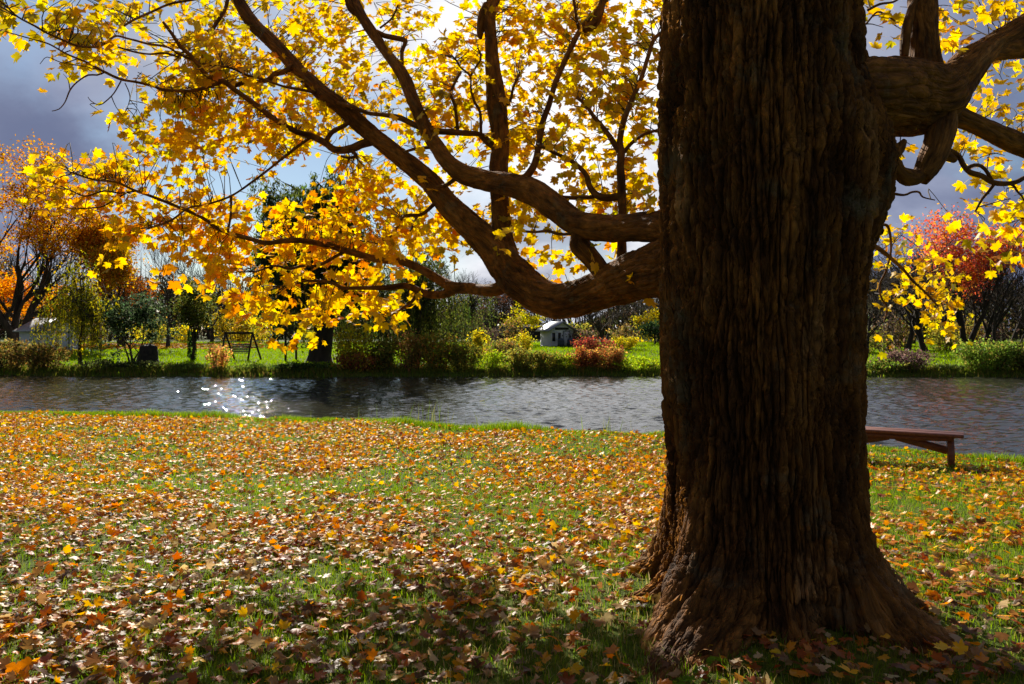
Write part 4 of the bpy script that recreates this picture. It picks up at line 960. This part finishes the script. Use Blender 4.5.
# --- shrubs of the far bank
BRN_ = [(.10, .07, .025), (.16, .12, .03), (.07, .075, .018), (.20, .10, .03)]; BW = [.35, .25, .25, .15]
RED_ = [(.20, .065, .028), (.27, .11, .03), (.14, .06, .028), (.20, .15, .03)]; RW = [.3, .3, .2, .2]
YLW_ = [(.40, .30, .02), (.26, .22, .02), (.16, .17, .02)]; YW = [.4, .35, .25]
OLV_ = [(.12, .12, .02), (.17, .15, .025), (.08, .10, .018), (.22, .14, .03)]; OW = [.35, .25, .25, .15]
YG_ = [(.26, .30, .02), (.18, .24, .015), (.12, .16, .018)]; YGW = [.4, .35, .25]
GRN_ = [(.05, .085, .014), (.085, .12, .02), (.12, .13, .025)]; GW = [.4, .35, .25]
SH = [
 ('shrub', 'brown tangled shrub at the left edge of the far bank', 8, 377, 44, 342, BRN_, BW, 1000, .12),
 ('shrub', 'brown twiggy shrub on the far bank left of the young willow trunk', 45, 377, 46, 344, BRN_, BW, 1000, .12),
 ('shrub', 'low dark weedy shrub between the willow trunk and the stump', 100, 377, 42, 360, [(.05, .06, .015), (.12, .13, .05)], [.7, .3], 500, .10),
 ('shrub', 'dark low shrub at the water below the stump', 140, 378, 44, 362, [(.03, .04, .012), (.06, .07, .02)], [.6, .4], 500, .11),
 ('shrub', 'low green shrub at the water below the lone olive tree', 182, 376, 40, 365, GRN_, GW, 420, .10),
 ('shrub', 'small pinkish orange shrub on dark stems left of the swing', 217, 374, 26, 344, [(.45, .20, .08), (.36, .24, .05), (.20, .16, .03)], [.4, .3, .3], 330, .12),
 ('shrub', 'low grassy shrub on the bank below the swing', 252, 377, 36, 368, GRN_, GW, 300, .09),
 ('shrub', 'shaded low shrub below the wooden arbor', 300, 377, 52, 364, [(.03, .05, .012), (.05, .075, .015)], [.6, .4], 700, .11),
 ('shrub', 'tall yellow shrub just right of the dark willow trunk', 355, 375, 38, 322, YLW_, YW, 900, .13),
 ('shrub', 'rusty red low shrub right of the dark willow trunk', 357, 377, 44, 353, RED_, RW, 900, .11),
 ('shrub', 'olive shrub left of the thin black willow trunk', 387, 377, 36, 338, OLV_, OW, 1100, .12),
 ('shrub', 'reddish topped shrub right at the thin black willow trunk', 412, 377.5, 34, 333, [(.28, .13, .05), (.15, .13, .02), (.2, .15, .03)], [.35, .4, .25], 1000, .12),
 ('shrub', 'orange topped olive shrub right of the thin black willow trunk', 437, 377, 40, 332, [(.30, .16, .03), (.16, .15, .02), (.11, .13, .02)], [.35, .35, .3], 1200, .12),
 ('shrub', 'mixed green and brown shrub left of the grassy gap', 463, 377, 36, 341, OLV_, OW, 900, .12),
 ('shrub', 'yellow shrub in front of the slate roof', 479, 362, 24, 331, YLW_, YW, 600, .14),
 ('shrub', 'brownish shrub below the slate roof', 504, 366, 38, 341, BRN_, BW, 800, .12),
 ('shrub', 'yellow shrub left of the white cabin front', 521, 361, 28, 333, YLW_, YW, 600, .12),
 ('shrub', 'bright yellow-green bush in the grassy gap left of the cabin', 489, 377, 30, 352, YG_, YGW, 500, .10),
 ('shrub', 'brown and olive shrub at the water below the white cabin', 519, 378, 40, 350, OLV_, OW, 1000, .11),
 ('shrub', 'olive shrub covering the foot of the white cabin', 545, 378, 36, 352, OLV_, OW, 900, .11),
 ('shrub', 'yellow-green low bush in front of the cabin door', 567, 377, 26, 356, YG_, YGW, 450, .10),
 ('shrub', 'reddish brown round shrub right of the cabin at the water', 585, 377.5, 34, 349, RED_, RW, 1000, .11),
 ('shrub', 'rust coloured round shrub beside the grassy strip', 611, 377.5, 36, 348, [(.22, .08, .03), (.26, .14, .04), (.16, .11, .03)], [.35, .35, .3], 1100, .11),
 ('shrub', 'dark red shrub behind the two round rust shrubs', 594, 360, 44, 338, [(.20, .03, .025), (.12, .035, .025), (.2, .09, .03)], [.4, .3, .3], 900, .13),
 ('shrub', 'yellow leaved shrub at the foot of two thin trees', 625, 357, 30, 336, YLW_, YW, 500, .14),
 ('shrub', 'bright green low bush on the strip left of the big maple trunk', 640, 374, 52, 359, YG_, YGW, 800, .10),
 ('shrub', 'dull golden round shrub behind the swing', 234, 350, 46, 306, [(.24, .18, .016), (.32, .22, .02), (.15, .13, .018)], [.4, .3, .3], 1800, .17),
 ('shrub', 'golden dry grass clump behind the swing beam', 252, 349, 36, 331, [(.34, .24, .05), (.24, .17, .04)], [.5, .5], 700, .14),
 ('shrub', 'purple-brown leafless bush on the right bank', 905, 371, 56, 350, [(.075, .045, .04), (.11, .07, .055)], [.5, .5], 1300, .10),
 ('shrub', 'green tufted shrub low on the right bank', 893, 374, 54, 361, [(.09, .13, .016), (.06, .09, .015), (.14, .12, .03)], [.4, .3, .3], 900, .10),
 ('shrub', 'big rounded olive green bush on the far right bank', 985, 375, 58, 340, [(.10, .15, .022), (.15, .20, .03), (.07, .10, .016), (.15, .12, .03)], [.4, .25, .2, .15], 2600, .11),
 ('shrub', 'browner half of the big bush at the right edge', 1016, 375, 38, 345, [(.09, .10, .02), (.14, .11, .03), (.06, .06, .016)], [.4, .3, .3], 1500, .11),
 ('shrub', 'dark shrub at the water left of the big bush', 948, 375, 30, 366, [(.04, .055, .014), (.06, .08, .018)], [.5, .5], 400, .09),
]
for k, (nm, lb, px, by, wp, tp, pal, wts, n_, ls_) in enumerate(SH):
    shrub(nm, lb, px, by, wp, tp, pal, wts, 300+k, int(n_*2.2), ls_*1.08)
# shaded understorey between the trunks of the wood
for k in range(26):
    px = rb.uniform(-20, 330) if k < 11 else rb.uniform(470, 660) if k < 17 else rb.uniform(860, 1040)
    d = rb.uniform(60, 84) if px < 850 else rb.uniform(50, 74)
    by = HY+1.85*F/d
    side = 'left part' if px < 330 else 'middle part' if px < 700 else 'right part'
    pal = [BRN_, OLV_, YLW_, [(.05, .035, .025), (.08, .055, .035)]][k % 4]
    nm_ = ['brown', 'olive', 'dull yellow', 'dark brown'][k % 4]
    shrub('wood_shrub', '%s undergrowth shrub in the %s of the far wood' % (nm_, side), px, by, rb.uniform(26, 52), rb.uniform(312, 330), pal, [.5, .3, .2, .1][:len(pal)], 500+k, 700, .20, d=d, group='%s undergrowth shrubs in the %s of the far wood' % (nm_, side))

# ragged weeds where the far lawn meets the water
mb = MB(); n = 26000
x = rg.uniform(-31, 31, n); y = farshore(x)+rg.normal(.25, .4, n)
hgt = rg.uniform(.06, .26, n)*(.5+.9*np.clip(.5+fbm2(x, y*0, .4, 66), 0, 1))
blades(mb, x, y, np.maximum(ground_z(x, y), WATER_Z), hgt, rg.uniform(.03, .06, n), pick_cols([(.10, .13, .018), (.18, .19, .025), (.24, .18, .05), (.15, .22, .016)], [.35, .25, .2, .2], n, rg, .2), rg, .7)
tag(mb.build('bank_weeds', M['grass']), 'ragged weeds and grasses along the waterline of the far bank', 'weeds', kind='stuff')
# leaves dropped under the golden tree
mb = MB(); n = 3200
x = rg.normal(-30, 5.5, n); y = rg.uniform(56, 67, n); x = np.where(rg.random(n) < .3, rg.uniform(-38, -19, n), x)
put_leaves(mb, DIAMOND, np.column_stack([x, y, ground_z(x, y)+.12]), frames(np.column_stack([rg.normal(0, .3, n), rg.normal(-.2, .3, n), np.ones(n)]), rg.normal(0, 1, (n, 3))), rg.uniform(.16, .34, n), pick_cols([(.55, .22, .02), (.60, .33, .02), (.36, .12, .02)], [.4, .4, .2], n, rg), rg)
tag(mb.build('far_fallen_leaves', M['litter']), 'band of orange fallen leaves on the lawn under the golden tree', 'leaf litter', kind='stuff')
# reeds in the near water
def reeds(label, px, py, n, seed, h, spreadx):
    r = np.random.default_rng(seed); d = 2.05*F/(py-HY); bx = (px-HX)/F*d
    root = thing('reed_tuft', label, 'reeds', (bx, d, WATER_Z))
    m_ = MB(); x = bx+r.normal(0, spreadx, n); y = d+r.normal(0, .15, n)
    blades(m_, x, y, np.full(n, WATER_Z-.05), r.uniform(.5, 1, n)*h, r.uniform(.012, .02, n), pick_cols([(.08, .12, .02), (.13, .16, .03), (.18, .17, .05)], [.4, .35, .25], n, r), r, .28)
    m_.build('reeds', M['grass'], root)
reeds('sparse dark reeds standing in the pond below the sun glitter', 425, 424, 46, 1, .80, .55)
reeds('few thin reeds at the lawn edge left of the paired reeds', 492, 434, 14, 2, .62, .22)
reeds('pair of upright reed clumps in the pond left of the big trunk', 612, 437, 22, 3, .72, .22)
reeds('short green sprigs on the shore at the left of the pond', 232, 418, 26, 4, .42, .8)

# ------------------------------------------------------------------ the bench by the water
bA = np.array([4.72, 11.72]); bB = np.array([6.26, 10.80]); bm_ = (bA+bB)/2
bd = (bB-bA)/np.linalg.norm(bB-bA); bn = np.array([-bd[1], bd[0]]); L = np.linalg.norm(bB-bA)
zg = float(ground_z(bm_[0], bm_[1])); rz = math.atan2(bd[1], bd[0]); zt = .265
bench = thing('wooden_bench', 'backless reddish brown wooden bench at the water behind the big trunk', 'bench', (bm_[0], bm_[1], zg))
def bp_(u, v, z): q = bm_+bd*u+bn*v; return np.array([q[0], q[1], z])
mb = MB()
for v in (-.105, .105): box(mb, bp_(0, v, zt-.0225), (L, .2, .045), rz, bev=.006)
mb.build('seat', M['bench'], bench)
mb = MB()
u = np.linspace(-L/2+.12, L/2-.12, 17); arch = .05+.03*(1-(u/(L/2))**2)
for s_ in (-.012, .012): pass
Vv = []; 
for q, h_ in zip(u, arch):
    for v in (-.018, .018):
        Vv += [bp_(q, v-.13, zt-.042), bp_(q, v-.13, zt-.042-h_)]
Fq = []
for k in range(16):
    a = k*4; b = a+4
    Fq += [(a, b, b+1, a+1), (a+2, a+3, b+3, b+2), (a+1, b+1, b+3, a+3), (a, a+2, b+2, b)]
Fq += [(0, 1, 3, 2), (64, 66, 67, 65)]
mb.add(Vv, Fq); mb.build('apron', M['bench'], bench)
for su in (-1, 1):
    ue = su*(L/2-.17)
    for sv in (-1, 1):
        mb = MB(); foot = bp_(ue+su*.02, sv*.17, 0); foot[2] = float(ground_z(foot[0], foot[1]))-.02
        beam(mb, bp_(ue, sv*.06, zt-.042), foot, .075, .05); mb.build('leg', M['bench'], bench)
    mb = MB(); beam(mb, bp_(ue, -.15, zt-.07), bp_(ue, .15, zt-.07), .05, .055); mb.build('cleat', M['bench'], bench)
    mb = MB(); beam(mb, bp_(ue-su*.03, 0, zt-.25), bp_(su*.05, 0, zt-.10), .05, .105); mb.build('brace', M['bench'], bench)

# ------------------------------------------------------------------ garden swing and arbor on the far lawn
sd = 43.2; s0 = W(225.5, 0, sd)[0]; s1 = W(252.5, 0, sd)[0]; zs = float(ground_z((s0+s1)/2, sd)); st_ = EYE+(HY-333)/F*sd
sw = thing('garden_swing', 'dark A-frame garden swing with hanging slatted seat on the far lawn', 'swing', ((s0+s1)/2, sd, zs))
mb = MB(); beam(mb, (s0-.06, sd, st_), (s1+.06, sd, st_), .10, .12); mb.build('top_beam', M['darkwood'], sw)
for xx in (s0, s1):
    for sy, ox in ((-.62, -.06), (.62, .30)):
        mb = MB(); beam(mb, (xx, sd+sy*.08, st_-.06), (xx+ox, sd+sy, float(ground_z(xx, sd+sy))-.03), .075, .075); mb.build('leg', M['darkwood'], sw)
    mb = MB(); beam(mb, (xx+.06, sd-.33, zs+.75), (xx+.10, sd+.33, zs+.75), .05, .06); mb.build('cross_bar', M['darkwood'], sw)
a0, a1 = s0+.26, s1-.24
seat = MB()
for k in range(5): box(seat, ((a0+a1)/2, sd-.2+k*.1, zs+.44), (a1-a0, .085, .03))
se = seat.build('seat', M['swing'], sw)
mb = MB()
for k in range(5): box(mb, ((a0+a1)/2, sd+.27+k*.03, zs+.52+k*.095), (a1-a0, .022, .075))
mb.build('backrest', M['swing'], sw)
for xx in (a0+.03, a1-.03):
    mb = MB(); beam(mb, (xx, sd-.2, zs+.62), (xx, sd+.27, zs+.64), .06, .04); mb.build('armrest', M['swing'], sw)
    mb = MB()
    beam(mb, (xx, sd-.18, zs+.44), (xx, sd, st_-.05), .018, .018); beam(mb, (xx, sd+.27, zs+.5), (xx, sd, st_-.05), .018, .018); mb.build('chain', M['darkwood'], sw)
ad_ = 42.6
p_ = [W(285.6, 0, ad_)[0], W(296.2, 0, ad_+1.5)[0]]; q_ = [W(313, 0, ad_)[0]+.2, W(322, 0, ad_+1.5)[0]+.2]
az_ = float(ground_z(p_[0], ad_)); at_ = EYE+(HY-330.5)/F*ad_
ab = thing('wooden_arbor', 'dark open wooden arbor with crossed side braces beside the thick willow trunk', 'arbor', ((p_[0]+q_[0])/2, ad_+.75, az_))
for xs in (p_, q_):
    for k in (0, 1):
        mb = MB(); beam(mb, (xs[k], ad_+1.5*k, float(ground_z(xs[k], ad_+1.5*k))-.05), (xs[k], ad_+1.5*k, at_), .10, .10); mb.build('post', M['darkwood'], ab)
    mb = MB(); beam(mb, (xs[0], ad_, at_), (xs[1], ad_+1.5, at_), .09, .10); mb.build('side_beam', M['darkwood'], ab)
    mb = MB()
    beam(mb, (xs[0], ad_, at_-.1), (xs[1], ad_+1.5, at_-.85), .05, .06); beam(mb, (xs[0], ad_+.002, at_-.85), (xs[1], ad_+1.502, at_-.1), .05, .06); mb.build('cross_brace', M['darkwood'], ab)
for k in (0, 1):
    mb = MB(); beam(mb, (p_[k]-.08, ad_+1.5*k, at_+.08), (q_[k]+.1, ad_+1.5*k, at_+.08), .09, .10); mb.build('top_beam', M['darkwood'], ab)
# stump
td_ = 41.0; tx_ = W(148, 0, td_)[0]; tz_ = float(ground_z(tx_, td_))
stp = thing('tree_stump', 'squat dark tree stump beside the small dark tree at the far bank', 'stump', (tx_, td_, tz_))
mb = MB(); tube(mb, np.array([[tx_, td_, tz_-.1, .62], [tx_, td_, tz_+.2, .52], [tx_+.02, td_, tz_+.55, .48], [tx_+.03, td_, tz_+.88, .44], [tx_+.03, td_, tz_+.92, .36]]), 20, wob=.12); mb.build('wood', M['stone'], stp, smooth=True)

# ------------------------------------------------------------------ buildings
def gable(name, label, cat, cx, cy, w, l, h, rh, rz, wall, roof, over=.25):
    """w across the gable front, l along the ridge; local y is the ridge"""
    z0 = float(ground_z(cx, cy))-.1
    root = thing(name, label, cat, (cx, cy, z0)); c, s = math.cos(rz), math.sin(rz)
    def T(P): P = np.asarray(P, float).reshape(-1, 3); return np.column_stack([cx+P[:, 0]*c-P[:, 1]*s, cy+P[:, 0]*s+P[:, 1]*c, z0+P[:, 2]])
    m_ = MB(); V = []
    for yy in (-l/2, l/2): V += [(-w/2, yy, 0), (w/2, yy, 0), (w/2, yy, h), (0, yy, h+rh), (-w/2, yy, h)]
    V = T(V)
    m_.add(V, [(0, 1, 2, 4), (6, 5, 9, 7), (1, 6, 7, 2), (5, 0, 4, 9)]); m_.add(V, [(4, 2, 3), (7, 9, 8)])
    m_.build('wall', wall, root)
    for sx in (-1, 1):
        m_ = MB(); k = rh/(w/2); e = w/2+over; t = .09
        A = [(0, -l/2-over, h+rh+.03), (sx*e, -l/2-over, h-k*over+.03), (sx*e, l/2+over, h-k*over+.03), (0, l/2+over, h+rh+.03)]
        A2 = [(a, b, q+t) for a, b, q in A]
        m_.add(T(A+A2), [(0, 1, 2, 3), (7, 6, 5, 4), (0, 4, 5, 1), (1, 5, 6, 2), (2, 6, 7, 3), (3, 7, 4, 0)]); m_.build('roof', roof, root)
    return root, T
def panel(root, T, name, x0, x1, z0, z1, y, mat, t=.05, frame=None):
    m_ = MB(); A = [(x0, y, z0), (x1, y, z0), (x1, y-t, z0), (x0, y-t, z0)]; A2 = [(a, b, z1) for a, b, q in A]
    m_.add(T(A+A2), [(3, 2, 1, 0), (4, 5, 6, 7), (0, 1, 5, 4), (1, 2, 6, 5), (2, 3, 7, 6), (3, 0, 4, 7)])
    o = m_.build(name, mat, root)
    if frame:
        g = MB(); f = .07
        for q in ((x0-f, x1+f, z0-f, z0), (x0-f, x1+f, z1, z1+f), (x0-f, x0, z0, z1), (x1, x1+f, z0, z1)):
            A = [(q[0], y, q[2]), (q[1], y, q[2]), (q[1], y-t-.03, q[2]), (q[0], y-t-.03, q[2])]; A2 = [(a, b, q[3]) for a, b, _ in A]
            g.add(T(A+A2), [(3, 2, 1, 0), (4, 5, 6, 7), (0, 1, 5, 4), (1, 2, 6, 5), (2, 3, 7, 6), (3, 0, 4, 7)])
        g.build('frame', frame, o)
    return o
cbx = W(557, 0, 63)[0]
cab, T = gable('garden_cabin', 'small white cabin with pale gabled roof behind the far hedge', 'cabin', cbx, 63.5, 2.1, 1.7, 1.42, .58, math.radians(26), M['white'], M['greyroof'], .3)
panel(cab, T, 'door', .18, .66, .02, 1.3, -.85, M['white'], .05, M['greyroof'])
panel(cab, T, 'window', -.38, -.12, .5, 1.2, -.85, M['dark'], .04, M['white'])
panel(cab, T, 'window', -.92, -.62, .5, 1.2, -.85, M['dark'], .04, M['white'])
panel(cab, T, 'gable_panel', -.62, .62, 1.44, 1.62, -.85, M['darkwood'], .04)
for px, dd in ((561, 61.6), (570.5, 61.9)):
    bx = W(px, 0, dd)[0]; bz = float(ground_z(bx, dd))
    o = thing('barrel', {561: 'dark blue barrel before the middle of the white cabin front', 570.5: 'dark blue barrel at the right corner of the white cabin', 552.5: 'dark blue barrel at the left before the white cabin'}[px], 'barrel', (bx, dd, bz))
    m_ = MB(); tube(m_, np.array([[bx, dd, bz, .22], [bx, dd, bz+.15, .26], [bx, dd, bz+.32, .28], [bx, dd, bz+.5, .26], [bx, dd, bz+.64, .22]]), 14); m_.build('body', M['blue'], o, smooth=True)
    for hz in (.16, .48):
        m_ = MB(); tube(m_, np.array([[bx, dd, bz+hz-.02, .276], [bx, dd, bz+hz+.02, .279]]), 14); m_.build('hoop', M['darkwood'], o)
shx = W(46, 0, 55)[0]
shd, T = gable('garden_shed', 'grey-white shed with pale roof behind the young willow on the left', 'shed', shx, 55.5, 2.6, 3.2, 1.55, .75, math.radians(58), M['white'], M['greyroof'], .3)
panel(shd, T, 'door', -.4, .4, .02, 1.4, -1.6, M['white'], .05, M['greyroof'])
# slate-roofed pavilion
pvx = W(506, 0, 78)[0]; pvz = float(ground_z(pvx, 78))-.1
pv = thing('pavilion', 'open pavilion with dark slate hipped roof left of the white cabin', 'pavilion', (pvx, 78, pvz))
zr = EYE+(HY-330)/F*78
m_ = MB(); e = 1.15; V = [(pvx-e-.1, 76.9, zr), (pvx+e+.25, 76.9, zr), (pvx+e+.25, 79.3, zr), (pvx-e-.1, 79.3, zr), (pvx-.75, 77.7, zr+.62), (pvx+.55, 77.7, zr+.62), (pvx+.55, 78.5, zr+.62), (pvx-.75, 78.5, zr+.62)]
m_.add(V, [(0, 1, 5, 4), (1, 2, 6, 5), (2, 3, 7, 6), (3, 0, 4, 7), (4, 5, 6, 7), (3, 2, 1, 0)]); m_.build('roof', M['slate'], pv)
m_ = MB(); box(m_, (pvx+.08, 76.86, zr-.05), (2.7, .06, .12)); box(m_, (pvx+.08, 79.34, zr-.05), (2.7, .06, .12)); m_.build('eave_board', M['white'], pv)
for sx in (-1, 1):
    for yy in (77.1, 79.1):
        m_ = MB(); beam(m_, (pvx+sx*.95, yy, pvz), (pvx+sx*.95, yy, zr), .13, .13); m_.build('post', M['white'], pv)
m_ = MB(); box(m_, (pvx-.7, 78.3, zr+.72), (.42, .35, .75), bev=.02); m_.build('chimney', M['brick'], pv)
lrx = W(534, 0, 82)[0]; lrz = float(ground_z(lrx, 82))-.1
lr, T = gable('low_outbuilding', 'low dark outbuilding with a thin pale roof edge behind the small yellow tree', 'outbuilding', lrx, 82, 2.0, 2.0, 1.25, .22, math.radians(90), M['darkwood'], M['greyroof'], .2)

# fresh green sprig at the foot of the maple
spx = W(692, 676, 3.72); sr = np.random.default_rng(4)
sp = thing('green_sprig', 'bright green sprig growing at the foot of the big trunk', 'plant', (spx[0], spx[1], float(ground_z(spx[0], spx[1]))))
m_ = MB(); b0 = np.array([spx[0]-.10, 3.62, .05]); b1 = np.array([spx[0]+.10, 3.66, .16])
tube(m_, np.array([list(b0)+[.003], list((b0+b1)/2+np.array([0, 0, .012]))+[.0025], list(b1)+[.0015]]), 4, (.2, .3, .03))
t = np.linspace(0, 1, 26); P = b0*(1-t[:, None])+b1*t[:, None]+sr.normal(0, .008, (26, 3))
put_leaves(m_, DIAMOND, P, frames(sr.normal(0, .5, (26, 3))+np.array([0, -.3, 1]), sr.normal(0, 1, (26, 3))+np.array([1, 0, .5])), sr.uniform(.03, .05, 26), pick_cols([(.22, .34, .02), (.16, .28, .02)], [.5, .5], 26, sr), sr)
m_.build('leaves', M['grass'], sp)

# ------------------------------------------------------------------ sky, sun, camera
w = bpy.data.worlds.new('World'); SC.world = w; w.use_nodes = True
nt = w.node_tree; nd = nt.nodes; lk = nt.links; nd.clear()
tc = N(nd, 'ShaderNodeTexCoord')
sky = N(nd, 'ShaderNodeTexSky', sky_type='NISHITA'); sky.sun_disc = False; sky.sun_elevation = SUN_EL; sky.sun_rotation = SUN_AZ
sky.air_density = 1.0; sky.dust_density = .1; sky.ozone_density = 2.0
sep = N(nd, 'ShaderNodeSeparateXYZ'); lk.new(tc.outputs['Generated'], sep.inputs[0])
def MT(op, a, b=None, c=None, clamp=False):
    q = N(nd, 'ShaderNodeMath', operation=op); q.use_clamp = clamp
    for k, v in enumerate((a, b, c)):
        if v is None: continue
        if isinstance(v, (int, float)): q.inputs[k].default_value = v
        else: lk.new(v, q.inputs[k])
    return q.outputs[0]
zc_ = MT('ADD', MT('MAXIMUM', sep.outputs['Z'], 0.0), .5)
cv = N(nd, 'ShaderNodeCombineXYZ'); lk.new(MT('DIVIDE', sep.outputs['X'], zc_), cv.inputs[0]); lk.new(MT('DIVIDE', sep.outputs['Y'], zc_), cv.inputs[1])
def cloudnoise(scale, detail, rough, off, dist=0.0):
    mp = N(nd, 'ShaderNodeMapping'); mp.inputs['Location'].default_value = off; lk.new(cv.outputs[0], mp.inputs['Vector'])
    n_ = N(nd, 'ShaderNodeTexNoise'); n_.inputs['Scale'].default_value = scale; n_.inputs['Detail'].default_value = detail; n_.inputs['Roughness'].default_value = rough; n_.inputs['Distortion'].default_value = dist
    lk.new(mp.outputs[0], n_.inputs['Vector']); return n_.outputs['Fac']
big_ = cloudnoise(1.3, 9, .52, (1.7, 4.2, 0), .1)
shd_ = cloudnoise(2.0, 8, .52, (7.3, 2.6, 3), .15)
bdir = np.array([(470-HX)/F, 1, (HY-95)/F]); bdir /= np.linalg.norm(bdir)
dt = N(nd, 'ShaderNodeVectorMath', operation='DOT_PRODUCT'); lk.new(tc.outputs['Generated'], dt.inputs[0]); dt.inputs[1].default_value = bdir
glow = N(nd, 'ShaderNodeMapRange'); glow.interpolation_type = 'SMOOTHSTEP'; lk.new(dt.outputs['Value'], glow.inputs['Value'])
glow.inputs['From Min'].default_value = math.cos(math.radians(29)); glow.inputs['From Max'].default_value = math.cos(math.radians(5))
# cloud cover: full storm cloud everywhere, torn open round the bright part
cov = N(nd, 'ShaderNodeMapRange'); cov.interpolation_type = 'SMOOTHSTEP'
lk.new(MT('SUBTRACT', big_, MT('MULTIPLY', glow.outputs[0], .045)), cov.inputs['Value']); cov.inputs['From Min'].default_value = .36; cov.inputs['From Max'].default_value = .49
# thin parts of the cloud let light through
thin = N(nd, 'ShaderNodeMapRange'); thin.interpolation_type = 'SMOOTHSTEP'
lk.new(MT('ADD', shd_, MT('MULTIPLY', glow.outputs[0], .235)), thin.inputs['Value']); thin.inputs['From Min'].default_value = .37; thin.inputs['From Max'].default_value = .82
dk = ramp(nd, [(0, (1.9, 2.25, 3.7)), (.28, (3.7, 4.15, 5.8)), (.62, (5.2, 5.5, 6.6)), (1, (13, 13, 13.4))]); lk.new(thin.outputs[0], dk.inputs[0])
mx = N(nd, 'ShaderNodeMix', data_type='RGBA'); lk.new(cov.outputs[0], mx.inputs[0]); lk.new(sky.outputs[0], mx.inputs[6]); lk.new(dk.outputs[0], mx.inputs[7])
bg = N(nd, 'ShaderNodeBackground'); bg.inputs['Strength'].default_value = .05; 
# unseen sky behind the viewer dimmed, added to cut fill and deepen shadows
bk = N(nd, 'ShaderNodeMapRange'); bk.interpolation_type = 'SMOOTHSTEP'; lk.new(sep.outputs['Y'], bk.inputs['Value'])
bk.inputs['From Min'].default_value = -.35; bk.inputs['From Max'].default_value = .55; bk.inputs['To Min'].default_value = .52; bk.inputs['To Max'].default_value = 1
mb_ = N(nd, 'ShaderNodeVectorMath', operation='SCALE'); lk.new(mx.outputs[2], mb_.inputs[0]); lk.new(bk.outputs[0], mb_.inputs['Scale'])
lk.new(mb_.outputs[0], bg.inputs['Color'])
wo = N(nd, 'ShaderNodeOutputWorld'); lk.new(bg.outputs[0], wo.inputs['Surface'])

sl = bpy.data.lights.new('sun', 'SUN'); sl.energy = 5.0; sl.angle = math.radians(.53); sl.color = (1, .93, .80)
so = bpy.data.objects.new('sun', sl); COL.objects.link(so)
so.rotation_euler = Vector([float(-q) for q in SUN_DIR]).to_track_quat('-Z', 'Y').to_euler(); so.location = (-6, 20, 15)

cam = bpy.data.cameras.new('camera'); cam.sensor_width = 36; cam.lens = 36*F/1024; cam.shift_y = -(342-HY)/1024; cam.clip_end = 3000; cam.clip_start = .05
co = bpy.data.objects.new('camera', cam); COL.objects.link(co); co.location = (0, 0, EYE); co.rotation_euler = (PI/2, 0, 0)
SC.camera = co
SC.view_settings.view_transform = 'Standard'; SC.view_settings.look = 'None'; SC.view_settings.gamma = 1; SC.view_settings.exposure = .8
SC.view_settings.use_curve_mapping = False
SC.render.engine = 'CYCLES'
cy = SC.cycles
cy.use_denoising = True; cy.max_bounces = 6; cy.diffuse_bounces = 3; cy.glossy_bounces = 3; cy.transmission_bounces = 4; cy.transparent_max_bounces = 8
cy.caustics_reflective = False; cy.caustics_refractive = False; cy.sample_clamp_indirect = 6; cy.use_adaptive_sampling = True; cy.adaptive_threshold = .02
